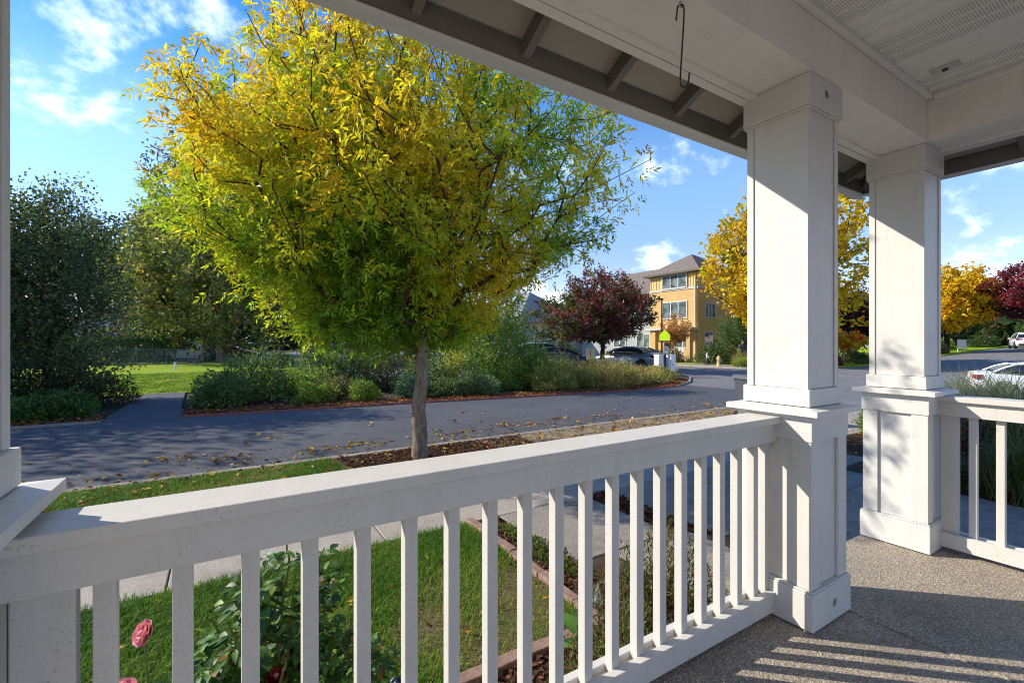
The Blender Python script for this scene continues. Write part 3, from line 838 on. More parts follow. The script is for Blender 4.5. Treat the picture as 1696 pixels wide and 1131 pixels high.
# eaves
bx('fascia', 'taupe_paint', -3.2, 4.36, 1.640, 1.662, 2.530, 2.628)
bx('fascia', 'taupe_paint', 4.338, 4.360, -2.6, 1.638, 2.530, 2.628)
bx('drip_trim', 'white_paint', -3.2, 4.365, 1.636, 1.668, 2.516, 2.529)
bx('drip_trim', 'white_paint', 4.334, 4.366, -2.6, 1.634, 2.516, 2.529)
gp = [(1.669, 2.520), (1.722, 2.520), (1.736, 2.540), (1.752, 2.575), (1.768, 2.600), (1.768, 2.614), (1.762, 2.614), (1.762, 2.602), (1.746, 2.578), (1.73, 2.542), (1.72, 2.526), (1.672, 2.526), (1.672, 2.612), (1.669, 2.612)]
rprof('gutter', 'gutter_metal', gp, -3.2, 4.46)
rprof_y('gutter', 'gutter_metal', [(y + 2.698, z) for y, z in gp], -2.6, 1.64)
# roof deck: front and side slopes meeting on a hip, flat core behind
def slope(name, verts): 
    n = len(verts); V = [(x, y, z) for x, y, z in verts] + [(x, y, z + .035) for x, y, z in verts]
    return rsolid(name, 'sheathing_paint', V, [tuple(range(n))[::-1], tuple(range(n, 2 * n))] + [(i, (i + 1) % n, n + (i + 1) % n, n + i) for i in range(n)])
slope('roof_deck', [(-3.2, 1.66, 2.628), (4.358, 1.66, 2.628), (2.858, .16, 3.378), (-3.2, .16, 3.378)])
slope('roof_deck', [(4.36, 1.658, 2.628), (4.36, -2.6, 2.628), (2.862, -2.6, 3.378), (2.862, .158, 3.378)])
slope('roof_deck', [(-3.2, .158, 3.38), (2.86, .158, 3.38), (2.86, -2.6, 3.38), (-3.2, -2.6, 3.38)])
def rafter(x):
    hw = .019
    V = []
    for xx in (x - hw, x + hw):
        V += [(xx, 1.639, 2.560), (xx, 1.639, 2.637), (xx, 1.429, 2.742), (xx, 1.429, 2.665)]
    rsolid('rafter_tail', 'taupe_paint', V, [(0, 1, 2, 3), (7, 6, 5, 4), (0, 4, 5, 1), (1, 5, 6, 2), (2, 6, 7, 3), (3, 7, 4, 0)])
def rafter_side(y):
    hw = .019; V = []
    for yy in (y - hw, y + hw):
        V += [(4.337, yy, 2.560), (4.337, yy, 2.637), (4.127, yy, 2.742), (4.127, yy, 2.665)]
    rsolid('rafter_tail', 'taupe_paint', V, [(0, 1, 2, 3), (7, 6, 5, 4), (0, 4, 5, 1), (1, 5, 6, 2), (2, 6, 7, 3), (3, 7, 4, 0)])
for k in range(-8, 7):
    if 1.095 + .49 * k < 4.2: rafter(1.095 + .49 * k)
for k in range(8): rafter_side(1.25 - .49 * k)
# hip rafter
d = Vector((1, 1, 0)).normalized(); p = Vector((1, -1, 0)).normalized() * .019
V = []
for s in (-1, 1):
    for (t_, z) in ((0, 2.56), (0, 2.637), (.297, 2.742), (.297, 2.665)):
        q = Vector((4.334, 1.636, 0)) - d * t_ + p * s; V.append((q.x, q.y, z))
rsolid('hip_rafter', 'taupe_paint', V, [(0, 1, 2, 3), (7, 6, 5, 4), (0, 4, 5, 1), (1, 5, 6, 2), (2, 6, 7, 3), (3, 7, 4, 0)])

# unseen house corner added behind the camera, cut short to let fill light in
hw = thing('added_house_corner', 'unseen cream sided house corner added to shape the light in the porch', 'house', (-1.6, -2.6, 0))
box('wall', 'house_cream', hw, -3.2, -.2, -2.6, -1.42, -.3, 2.86)
for k in range(21):
    box('siding_board', 'house_cream', hw, -3.2, -.182, -1.419, -1.403, .02 + .135 * k, .02 + .135 * k + .128, .003)
    box('siding_board', 'house_cream', hw, -.199, -.183, -2.6, -1.42, .02 + .135 * k, .02 + .135 * k + .128, .003)

# cover plate in the ceiling
cpl = thing('ceiling_plate', 'small grey rectangular cover plate with a dark socket on the porch ceiling', 'plate', (3.436, .908, 2.889))
box('plate', 'plastic_grey', cpl, 3.404, 3.468, .846, .970, 2.878, 2.8905, .002)
mo('socket', lathe([(.001, -.006), (.013, -.006), (.014, .0), (.010, .004), (.001, .004)], 16, 'socket'), 'dark_plastic', cpl, (0, 0, -.0135))
for s in (-1, 1): mo('screw', lathe([(.001, -.001), (.004, -.001), (.004, .002), (.001, .002)], 8, 'screw'), 'steel', cpl, (0, s * .046, -.0125))
# hook under the beam
hk = thing('hanging_hook', 'black metal S hook hanging from a screw eye under the porch beam', 'hook', (1.440, 1.12, 2.616))
X0 = 0.0
an = np.linspace(-.5 * np.pi, 1.25 * np.pi, 16)
tube('screw_eye', 'steel', hk, [(0, 0, .005), (0, 0, -.006)] + [(.010 * math.cos(q + 1.9), 0, -.018 - .010 * math.sin(q + 1.9)) for q in an], .0022, 8)
pts = [(-.018 + 0, 0, -.075), (-.014, 0, -.035)] + [(-.001 + .0125 * math.cos(a), .0, -.030 + .0125 * math.sin(a)) for a in np.linspace(np.pi, 0, 9)] + \
      [(.010, 0, -.08), (-.003, 0, -.29)] + [(.012 + .015 * math.cos(a), 0, -.306 + .018 * math.sin(a)) for a in np.linspace(np.pi, 2 * np.pi, 9)] + [(.031, 0, -.27)]
h = tube('hook', 'black_metal', hk, [(x * .8480, -x * .53, z) for x, y, z in pts], .0032, 8)

# ------------------------------------------------------------------ street tree in front of the porch
YEL = (.60, .36, .015); GOLD = (.62, .27, .012); ORA = (.50, .16, .012); LIME = (.36, .40, .025); GRN = (.16, .27, .025); DGR = (.055, .12, .018); BRN = (.22, .09, .02)
def hero_cols(P, rg):
    n = len(P)
    f = sinnoise(P, 1.7, 15) * .8 + sinnoise(P, 4.2, 12) * .6
    q = P - np.array([2.41, 6.38, 3.4])
    # outer, upper and street-left twigs have turned first
    f = f + .20 * (q[:, 2] - .3) + .16 * np.linalg.norm(q[:, :2], axis=1) + .05 * (q[:, 0] * .85 - q[:, 1] * .53) - .08
    pal = np.array([(.17, .31, .03), (.25, .42, .035), (.35, .50, .035), (.47, .56, .035), (.60, .58, .03), (.76, .62, .03), (.78, .55, .022), (.72, .42, .02)])
    x = np.clip((f + 1.35) / 3.0, 0, .999) * 7 + rg.normal(size=n) * .6
    x = np.clip(x, 0, 6.99); i = x.astype(int); w = (x - i)[:, None]
    return pal[i] * (1 - w) + pal[np.minimum(i + 1, 7)] * w
tree('street_tree', 'large ash tree turning yellow and green beside the kerb in front of the porch', None, (2.41, 6.38, GZ), 1.75, .102,
     (-.42, .44, 3.78), (3.3, 2.75, 2.62), 2700, 10, .080, None, 21, bark='bark', lean=(.05, .02), compound=7, lw=.34, flat=.72, colf=hero_cols,
     spread=.42, twig=.0044, shell=2.1, lobes=.19, first=4, taper=.75, droop=.1, mat='leaf_thin')

# ------------------------------------------------------------------ grass, litter and mulch close to the porch
def in_poly(P, poly):
    x, y = P[:, 0], P[:, 1]; ins = np.zeros(len(P), bool); n = len(poly)
    for i in range(n):
        (x0, y0), (x1, y1) = poly[i], poly[(i + 1) % n]
        c = ((y0 > y) != (y1 > y)) & (x < (x1 - x0) * (y - y0) / (y1 - y0 + 1e-12) + x0)
        ins ^= c
    return ins
def scatter(n, x0, x1, y0, y1, poly, rg):
    P = np.stack([rg.uniform(x0, x1, n), rg.uniform(y0, y1, n), np.zeros(n)], 1)
    return P[in_poly(P, poly)]
GP = [(.07, .17, .015), (.12, .25, .02), (.19, .31, .03), (.30, .33, .07), (.42, .35, .15)]
def grass(name, poly, n, h, w, seed, dry=0.5, z=GZ, grad=0.0, pal=None):
    rg = np.random.default_rng(seed)
    xs = [p[0] for p in poly]; ys = [p[1] for p in poly]
    P = scatter(n, min(xs), max(xs), min(ys), max(ys), poly, rg)
    f = sinnoise(P, 3.0, seed) * .6 + sinnoise(P, 8.0, seed + 1) * .5 + grad * (P[:, 0] - .75 - .5 * (P[:, 1] - 2.7))
    keep = rg.random(len(P)) < np.clip(1.05 - dry * np.clip(f + .05, 0, 2) * 1.1, .10, 1)
    P = P[keep]; f = f[keep]
    x = np.clip(1.35 + f * 1.2 * (.5 + dry) + rg.normal(size=len(P)) * .8, 0, 3.99); i = x.astype(int); wgt = (x - i)[:, None]; pal = np.array(pal or GP)
    C = pal[i] * (1 - wgt) + pal[i + 1] * wgt
    P[:, 2] = z - .006
    H = h * (.45 + .75 * rg.random(len(P))) * np.clip(1 - .25 * f, .5, 1.3)
    V, F4, F3, CC = blades_np(P, H, w, C, rg, .7)
    o = mo(name, npmesh(name, V, [F4, F3], col=CC), 'grass_blade'); struct(o, 'stuff'); tag2(o)
    return o
def tag2(o): pass
def stuff(o, label, cat):
    o["kind"] = "stuff"; o["label"] = label; o["category"] = cat; return o
stuff(grass('lawn_grass', [(-1.6, 1.7), (.2, 1.8), (1.0, 2.12), (1.88, 2.14), (1.9, 3.83), (-2.2, 3.83)], 85000, .066, .0042, 31, 1.0, grad=.75), 'patchy green lawn grass in front of the porch railing', 'grass')
stuff(grass('strip_grass', [(-5.5, 5.4), (1.45, 5.4), (1.3, 6.97), (-5.5, 6.97)], 60000, .05, .006, 32, .3), 'bright green grass strip between sidewalk and kerb', 'grass')
stuff(grass('park_grass_blades', [(-12, 18.8), (3.8, 18.8), (3.8, 30), (-12, 30)], 45000, .07, .03, 33, .2, pal=[(.12, .22, .015), (.18, .30, .02), (.26, .36, .025), (.34, .38, .05), (.40, .38, .10)]), 'sunlit park grass beyond the path', 'grass')

def litter_np(P, size, pal, wts, rg, tilt=.5):
    n = len(P); a = rg.random(n) * 6.283
    D = np.stack([np.cos(a), np.sin(a), rg.normal(size=n) * tilt * .4], 1)
    L = size * (.6 + .8 * rg.random(n))
    P = P.copy(); P[:, 2] += .004 + .012 * rg.random(n) * (size / .06)
    return leaves_np(P, D, L, L * (.35 + .35 * rg.random(n)), pick(pal, wts, n, rg) * (1 + rg.normal(size=(n, 1)) * .2), rg, fold=.5, up=1.6)
LP = [(.48, .26, .03), (.40, .15, .03), (.25, .10, .035), (.16, .075, .03), (.55, .36, .06), (.30, .20, .10)]
rg = np.random.default_rng(50)
# loose leaves on the street, thicker along the near gutter
P = np.concatenate([
    np.stack([rg.uniform(-6, 13, 110), 7.5 + 5.2 * rg.random(110) ** 1.6, np.full(110, RZ + .006)], 1),
    np.stack([rg.uniform(-3, 13, 420), 7.25 + np.abs(rg.normal(size=420)) * .55, np.full(420, RZ + .016)], 1),
    np.concatenate([np.stack([cx + rg.normal(size=26) * .22, cy + rg.normal(size=26) * .13, np.full(26, RZ + .008)], 1) for cx, cy in [(3.9, 8.1), (4.9, 8.3), (5.6, 8.0), (6.4, 8.4), (1.2, 8.0), (.2, 8.2), (-.6, 8.6), (7.6, 8.0), (2.2, 8.2)]]),
    np.concatenate([np.stack([cx + rg.normal(size=3) * .06, cy + rg.normal(size=3) * .06, np.full(3, RZ + .008)], 1) for cx, cy in zip(rg.uniform(-3, 8, 26), rg.uniform(7.6, 10.5, 26))])])
V, F, C = litter_np(P, .085, LP, [5, 4, 2, 2, 4, 3], rg)
stuff(mo('street_leaves', npmesh('street_leaves', V, [F], col=C), 'litter'), 'yellow and brown fallen leaves scattered on the street', 'fallen leaves')
P = np.concatenate([np.stack([rg.uniform(-5, 1.4, 330), rg.uniform(5.4, 6.95, 330), np.full(330, GZ + .03)], 1),
                    np.stack([rg.uniform(1.4, 12, 1500), rg.uniform(5.4, 6.98, 1500), np.full(1500, GZ)], 1)])
V, F, C = litter_np(P, .07, LP, [5, 4, 3, 3, 4, 2], rg)
stuff(mo('strip_leaves', npmesh('strip_leaves', V, [F], col=C), 'litter'), 'fallen leaves on the planting strip around the street tree', 'fallen leaves')
P = np.concatenate([np.stack([rg.uniform(-1.5, 1.9, 130), rg.uniform(1.9, 3.8, 130), np.full(130, GZ + .025)], 1),
                    np.stack([rg.uniform(7.2, 13, 1500), rg.uniform(-.5, 3.8, 1500), np.full(1500, GZ)], 1),
                    np.stack([rg.uniform(6.6, 9, 160), rg.uniform(3.7, 5.4, 160), np.full(160, GZ + .006)], 1),
                    np.stack([rg.uniform(8, 12, 400), rg.uniform(3.7, 5.4, 400), np.full(400, GZ + .006)], 1),
                    np.stack([rg.uniform(3.37, 3.64, 110), rg.uniform(2.6, 3.83, 110), np.full(110, GZ)], 1),
                    np.stack([rg.uniform(3.7, 7, 50), rg.uniform(.5, 3.8, 50), np.full(50, GZ + .002)], 1)])
V, F, C = litter_np(P, .048, LP + [(.30, .05, .03)], [4, 4, 3, 3, 3, 2, 2], rg)
stuff(mo('garden_leaves', npmesh('garden_leaves', V, [F], col=C), 'litter'), 'fallen leaves on the lawn, walk and garden beds near the porch', 'fallen leaves')
# mulch chips
polys = [[(-2, 1.47), (2.6, 1.47), (2.6, 1.8), (2.3, 2.3), (2.2, 3.8), (2.0, 3.8), (2.0, 2.02), (1.0, 2.0), (.2, 1.68), (-2, 1.58)], [(3.35, 3.83), (3.65, 3.83), (3.65, 2.5), (3.36, 2.75)], [(1.52, 5.4), (4.4, 5.4), (4.4, 6.97), (1.4, 6.97)]]
P = np.concatenate([scatter(n, min(p[0] for p in q), max(p[0] for p in q), min(p[1] for p in q), max(p[1] for p in q), q, rg) for q, n in zip(polys, (16000, 1500, 6000))])
P[:, 2] = GZ
V, F, C = litter_np(P, .04, [(.10, .045, .025), (.16, .07, .04), (.055, .028, .018), (.22, .12, .075)], [4, 3, 4, 1], rg, .8)
stuff(mo('mulch_chips', npmesh('mulch_chips', V, [F], col=C), 'chip'), 'reddish brown bark mulch in the beds by the porch', 'mulch')
# litter on the far verge
edge_y = lambda x: np.interp(x, [p[0] for p in edge[:9]], [p[1] for p in edge[:9]])
x = rg.uniform(-8, 17, 7000); P = np.stack([x, edge_y(x) + .03 + np.abs(rg.normal(size=7000)) * .55 - .06, np.full(7000, GZ - .046)], 1)
P = P[~((P[:, 0] > -2.3) & (P[:, 0] < -.85))]
V, F, C = litter_np(P, .09, [(.33, .10, .03), (.24, .075, .028), (.40, .17, .04), (.15, .06, .03), (.42, .24, .06)], [4, 4, 3, 3, 2], rg)
stuff(mo('verge_leaves', npmesh('verge_leaves', V, [F], col=C), 'litter'), 'rusty leaf litter along the red kerb under the shrubs', 'fallen leaves')

# brick edging of the lawn, every brick its own piece
be = thing('brick_edging', 'low edging of reddish bricks round the corner of the front lawn', 'edging', (1.95, 2.07, GZ))
bm = bmesh.new(); bm_box(bm, -.098, .098, -.038, .038, -.03, .030, .007, 2); bme = bm2me(bm, 'brick'); bme.materials.append(MATS['brick'])
rb = random.Random(4)
for k in range(9):
    mo('brick', bme, None, be, (rb.uniform(-.006, .006) + .003 * k - .02, .03 + .2 * k + .1, rb.uniform(-.006, .006)), (0, 0, R(90 + rb.uniform(-3, 3))))
for k in range(14):
    mo('brick', bme, None, be, (-.10 - .2 * k, -.02 + rb.uniform(-.006, .006) - .0025 * k * k * (k > 4), rb.uniform(-.006, .006)), (0, 0, R(rb.uniform(-3, 3) + (.7 * k if k > 4 else 0))))

# ------------------------------------------------------------------ garden plants by the porch
def leafmesh(name, L, W, fold, curl, col, seg=5, serr=0.0, seed=0):
    """one curved leaf along +X with a midrib, tip at (L,0)"""
    r = np.random.default_rng(seed); t_ = np.linspace(0, 1, seg + 1)
    w = W * np.sin(np.pi * np.clip(t_ * .93 + .05, 0, 1)) ** .8 * (1 - .25 * t_)
    w[-1] = 0.0005
    zc = -curl * L * t_ ** 2
    V = []; 
    for i in range(seg + 1):
        ww = w[i] * (1 + serr * r.normal()); V += [(L * t_[i], -ww / 2, zc[i] + fold * ww / 2), (L * t_[i], 0, zc[i]), (L * t_[i], ww / 2, zc[i] + fold * ww / 2)]
    F = []
    for i in range(seg):
        a = 3 * i; F += [(a, a + 1, a + 4, a + 3), (a + 1, a + 2, a + 5, a + 4)]
    C = np.tile(np.array(col), (len(V), 1)); C[1::3] *= 1.25
    return npmesh(name, np.array(V), [np.array(F)], col=C, smooth=True)
def orient(d, roll):
    d = Vector(d).normalized(); q = d.to_track_quat('X', 'Z'); return (q @ Matrix.Rotation(roll, 3, 'X').to_quaternion()).to_euler()
ROSE = [leafmesh('leaf', .062, .040, .25, .25, c, 5, .08, i) for i, c in enumerate([(.05, .12, .025), (.07, .16, .03), (.11, .21, .04), (.17, .24, .04), (.035, .085, .025), (.22, .13, .03)])]
for m_ in ROSE: m_.materials.append(MATS['leaf_glossy'])
def rose_bush(label, loc, stems, nleaf, seed, w=(5, 5, 4, 2, 4, 1)):
    r = random.Random(seed); root = thing('rose_bush', label, 'rose bush', loc, group='rose bushes under the railing')
    k = 0
    for (dx, dy, h) in stems:
        p = np.array([(0, 0, -.02), (dx * .3, dy * .3, h * .4), (dx * .72, dy * .72, h * .78), (dx, dy, h)]); t_ = np.linspace(0, 3, 14)
        q = np.stack([np.interp(t_, range(4), p[:, i]) for i in range(3)], 1) + np.array([[r.gauss(0, .006) for _ in range(3)] for _ in range(14)])
        tube('stem', 'rose_stem', root, q, np.linspace(.009, .0035, 14), 6)
        for j in range(nleaf):
            s = r.uniform(.18, 1); i = min(12, int(s * 13)); b0 = q[i]
            ang = r.uniform(0, 6.283); pet = r.uniform(.03, .10)
            d = Vector((math.cos(ang), math.sin(ang), r.uniform(-.15, .55)))
            # leaf of three to five leaflets on one stalk
            for m, (sd, al) in enumerate([(0, 1.0), (1, .72), (-1, .72), (1, .4), (-1, .4)][:r.choice((3, 5))]):
                side = Vector((-d.y, d.x, 0)) * sd
                pos = Vector(b0) + d * pet * (al + .25) + Vector((0, 0, -.01 * al))
                dd = d * (1 if sd == 0 else .45) + side * .9 + Vector((0, 0, r.uniform(-.35, .1)))
                o = mo('leaf', r.choices(ROSE, w)[0], None, root, pos, orient(dd, r.uniform(-.5, .5))); sc_ = r.uniform(.55, 1.05); o.scale = (sc_, sc_ * r.uniform(.85, 1.1), sc_)
    return root
def bloom(root, loc, size, cols, seed, dirv=(0, 0, 1)):
    r = random.Random(seed)
    me = lathe([(.001, -.2 * size), (.16 * size, -.18 * size), (.22 * size, -.05 * size), (.24 * size, .15 * size), (.14 * size, .32 * size), (.001, .36 * size)], 12, 'bloom_core'); me.materials.append(MATS['bloom_pink'])
    c = mo('bloom', me, None, root, loc, Vector(dirv).to_track_quat('Z', 'Y').to_euler())
    k = 0
    for ring, (n, rad, tl, pl) in enumerate([(4, .13, 12, .55), (5, .20, 28, .58), (6, .26, 46, .62), (6, .30, 66, .60)]):
        for i in range(n):
            a = 6.283 * i / n + ring * .5 + r.uniform(-.15, .15)
            L = size * pl; seg = 5; V = []; 
            for u in range(seg + 1):
                t_ = u / seg; wd = size * (.24 + .30 * math.sin(math.pi * min(1, t_ * .75 + .12)))
                for s in range(5):
                    f = (s - 2) / 2; V.append((L * t_, f * wd, (.14 * size) * (f * f) + .10 * size * (t_ ** 3) * -1.2 + r.gauss(0, .004 * size)))
            F = [(u * 5 + s, u * 5 + s + 1, u * 5 + s + 6, u * 5 + s + 5) for u in range(seg) for s in range(4)]
            col = np.tile(np.array(r.choice(cols)), (len(V), 1))
            me = npmesh('petal', np.array(V), [np.array(F)], col=col, smooth=True); me.materials.append(MATS['petal'])
            o = mo('petal', me, None, c)
            M4 = Matrix.Rotation(a, 4, 'Z') @ Matrix.Translation((rad * size * .55, 0, -.20 * size)) @ Matrix.Rotation(-R(90 - tl * .75), 4, 'Y')
            o.matrix_local = M4
simple('bloom_pink', (.68, .20, .26), .6, .2, .2, 60, .1)
PINK = [(.86, .40, .47), (.88, .50, .55), (.82, .30, .38)]
b1 = rose_bush('leafy rose bush without blooms, stems with brown seed heads', (.17, 2.03, GZ), [(-.10, .02, .80), (.05, .06, .88), (.16, -.05, .72), (-.22, .10, .62), (.26, .10, .66), (.02, -.14, .55), (.12, .2, .6), (-.05, .16, .72), (-.16, -.06, .66), (.09, .02, .78), (-.28, .02, .5), (.3, -.02, .52), (.2, .16, .76)], 26, 3)
b2 = rose_bush('rose bush bearing pink blooms under the railing', (-.16, 1.86, GZ), [(-.10, .10, .56), (.02, .14, .50), (-.10, -.03, .42), (.10, .0, .46), (.20, .12, .58), (-.02, .05, .50), (-.16, .06, .40)], 13, 5, (4, 4, 5, 3, 3, 1))
b3 = rose_bush('low leafy rose bush between the lawn and the tallest rose', (.56, 2.02, GZ), [(-.06, .02, .40), (.05, .1, .34), (-.16, .1, .46), (-.1, -.1, .4), (-.2, .0, .52), (.0, -.06, .3)], 12, 8)
for q, s, sd, dv_ in [((-.07, .16, .675), .060, 1, (-.7, -.5, .5)), ((-.105, -.035, .60), .066, 2, (-.3, -.5, .8)), ((-.195, -.12, .52), .06, 3, (-.2, .3, 1))]:
    bloom(b2, q, s, PINK, sd, dv_)
    tube('stem', 'rose_stem', b2, [(q[0] * .6, q[1] * .6, q[2] - .3), (q[0] * .9, q[1] * .9, q[2] - .12), (q[0], q[1], q[2] - .015)], .004, 6)
bloom(b1, (.0, -.06, .40), .05, [(.25, .015, .02), (.32, .02, .025)], 9, (0, -.3, 1))
for q in [(.17, .0, .70), (.24, .11, .62), (.05, .05, .88), (-.1, .03, .70)]:
    me = lathe([(.001, -.012), (.010, -.006), (.013, .004), (.008, .014), (.001, .016)], 8, 'seed_head'); me.materials.append(MATS['tan_board']); mo('seed_head', me, None, b1, q)
# broad-leaved plant at the lawn corner
hp = thing('broadleaf_plant', 'low plant with big glossy green leaves inside the brick corner', 'plant', (1.72, 1.80, GZ))
r = random.Random(12)
for i in range(19):
    a = 6.283 * i / 19 + r.uniform(-.2, .2); L = r.uniform(.20, .32); tilt = r.uniform(.15, 1.1)
    c = r.choice([(.06, .15, .022), (.09, .19, .03), (.045, .11, .02), (.13, .21, .04)])
    me = leafmesh('leaf', L, L * .40, .3, r.uniform(.3, .6), c, 8, .03, i); me.materials.append(MATS['leaf_glossy'])
    mo('leaf', me, None, hp, (math.cos(a) * .02, math.sin(a) * .02, .0), orient((math.cos(a), math.sin(a), tilt), r.uniform(-.4, .4)))
# feathery shrub against the railing end
HEA = ([(.10, .13, .03), (.16, .18, .05), (.20, .11, .06), (.28, .16, .10), (.06, .085, .025), (.22, .20, .07)], [4, 4, 3, 2, 3, 2])
shrub('feathery_shrub', 'feathery reddish green shrub outside the railing beside the vented column', (2.10, 1.80, GZ),   .46, .26, .56, 7500, .034, HEA, 61, lw=.24, stems=50, lobes=.12, vert=.8)
shrub('creeping_shrub', 'low bronze green creeping plant beside the front walk', (1.60, 1.62, GZ), .40, .14, .34, 3200, .032, HEA, 62, lw=.26, stems=20, lobes=.15, vert=.6)
shrub('ground_cover', 'small tufts of green ground cover between bricks and walk', (2.12, 3.0, GZ), .10, .72, .07, 1300, .03, ([(.09, .16, .02), (.20, .24, .04), (.14, .12, .04)], [4, 3, 2]), 63, lw=.5, stems=0)
# white marker and path lights
mk = thing('garden_marker', 'small white pointed marker on a wire beside the brick edging', 'marker', (1.99, 2.17, GZ))
bm = bmesh.new()
mv = [bm.verts.new(v) for v in [(0, 0, .17), (-.020, .004, .11), (-.034, 0, .055), (-.018, .006, .015), (.004, .010, .02), (.030, .004, .05), (.018, .012, .11), (.0, .018, .06)]]
for f in ((0, 1, 7), (1, 2, 7), (2, 3, 7), (3, 4, 7), (4, 5, 7), (5, 6, 7), (6, 0, 7)): bm.faces.new([mv[i] for i in f])
bmesh.ops.solidify(bm, geom=bm.faces[:], thickness=.002)
mo('flag', bm2me(bm, 'flag'), 'sign_white', mk, (0, 0, 0), (0, 0, R(-32))); tube('wire', 'steel', mk, [(0, .012, -.05), (0, .012, .13)], .0015, 6)
def path_light(label, loc, tilt):
    o = thing('path_light', label, 'garden light', loc, group='solar lights in the garden bed')
    mo('lamp_body', lathe([(.001, .10), (.040, .10), (.044, .11), (.047, .20), (.043, .205), (.001, .205)], 20, 'lamp_body'), 'plastic_grey', o)
    mo('solar_panel', lathe([(.001, .206), (.036, .206), (.036, .209), (.001, .210)], 20, 'solar_panel'), 'solar_cell', o)
    mo('stake', lathe([(.001, -.05), (.008, -.02), (.010, .10), (.001, .10)], 8, 'stake'), 'black_metal', o)
    o.rotation_euler = (tilt, 0, 0)
path_light('grey round solar garden light behind the feathery shrub', (2.02, 1.70, GZ - .02), R(6))
path_light('grey round solar garden light tucked under the rose leaves', (.68, 2.02, GZ - .06), R(-8))
# right-hand bed
LAV = ([(.24, .29, .13), (.34, .36, .19), (.17, .23, .09), (.42, .38, .25), (.28, .21, .22)], [4, 4, 4, 2, 1])
for i, (x, y, s, h) in enumerate([(9.0, 1.55, 1.05, 1.10), (10.1, 2.2, 1.1, 1.16), (9.9, .5, 1.1, 1.16)]):
    grass_tuft('lavender_clump', ['lavender clump nearest the dark red barberry', 'tall lavender clump beside the small bright green shrub', 'lavender clump behind the grey boulder'][i], (x, y, GZ), s * .75, s * .75, h * 1.15, 5200, LAV, 70 + i, group='lavender clumps in the right bed', lean=.65, width=.010, category='shrub')
shrub('red_shrub', 'low dark red barberry in front of the lavender', (8.3, 2.05, GZ), .55, .4, .75, 2600, .05, ([(.14, .02, .025), (.22, .035, .03), (.08, .02, .02), (.3, .08, .04)], [4, 3, 3, 1]), 75)
shrub('boxwood_shrub', 'small bright green shrub seen between the two porch columns', (10.2, 4.45 - .9, GZ), .55, .45, .78, 5200, .045, ([(.14, .22, .03), (.20, .27, .04), (.09, .15, .02)], [4, 3, 3]), 76, mat='leaf_glossy')
grass_tuft('wispy_plant', 'wispy olive green plant at the edge of the drive behind the side railing', (7.3, 1.15, GZ), .45, .5, .75, 2200, ([(.10, .13, .03), (.16, .17, .05), (.22, .17, .07)], [4, 3, 2]), 77, lean=.6, width=.012, category='plant')
grass_tuft('wispy_plant', 'dry tuft beside the wispy plant near the drive', (7.2, 1.95, GZ), .3, .3, .5, 900, ([(.18, .15, .06), (.12, .10, .04), (.25, .20, .10)], [4, 3, 2]), 78, lean=.8, width=.012, category='plant')
def rock(label, loc, s, seed):
    bm = bmesh.new(); bmesh.ops.create_icosphere(bm, subdivisions=3, radius=1)
    V = np.array([v.co for v in bm.verts]); d = 1 + .16 * sinnoise(V, 2.6, seed) + .06 * sinnoise(V, 7, seed + 1)
    for v, k in zip(bm.verts, d): v.co = Vector((v.co.x * s[0], v.co.y * s[1], v.co.z * s[2])) * float(k)
    return tag(mo('boulder', bm2me(bm, 'boulder'), 'stone', None, loc), label, 'rock')
rock('rounded grey boulder in the leafy bed by the side railing', (8.6, 1.0, GZ + .12), (.42, .35, .26), 5)
# wheelie bin at the kerb
wb = thing('wheeled_bin', 'dark grey wheeled rubbish bin standing at the roadside behind the column', 'bin', (9.35, 5.42, GZ), R(-20))
poly_solid('bin_body', 'bin_plastic', wb, [(-.22, -.24, .06), (.22, -.24, .06), (.22, .24, .06), (-.22, .24, .06), (-.28, -.32, .90), (.28, -.32, .90), (.28, .32, .90), (-.28, .32, .90)],
           [(3, 2, 1, 0), (4, 5, 6, 7), (0, 1, 5, 4), (1, 2, 6, 5), (2, 3, 7, 6), (3, 0, 4, 7)])
poly_solid('lid', 'bin_plastic', wb, [(-.31, -.35, .90), (.31, -.35, .90), (.31, .37, .90), (-.31, .37, .90), (-.29, -.32, .96), (.29, -.32, .96), (.27, .34, .985), (-.27, .34, .985)],
           [(3, 2, 1, 0), (4, 5, 6, 7), (0, 1, 5, 4), (1, 2, 6, 5), (2, 3, 7, 6), (3, 0, 4, 7)])
for s in (-1, 1): mo('wheel', lathe([(.001, -.025), (.10, -.025), (.115, -.01), (.115, .01), (.10, .025), (.001, .025)], 18, 'wheel'), 'rubber', wb, (s * .25, .25, .115), (0, R(90), 0))
tube('handle', 'bin_plastic', wb, [(-.24, .36, .92), (-.24, .42, .94), (.24, .42, .94), (.24, .36, .92)], .014, 8)
mo('emblem', lathe([(.001, 0), (.05, 0), (.05, .002), (.001, .002)], 16, 'emblem'), 'sign_white', wb, (-.285, -.05, .76), (0, R(-90), 0))

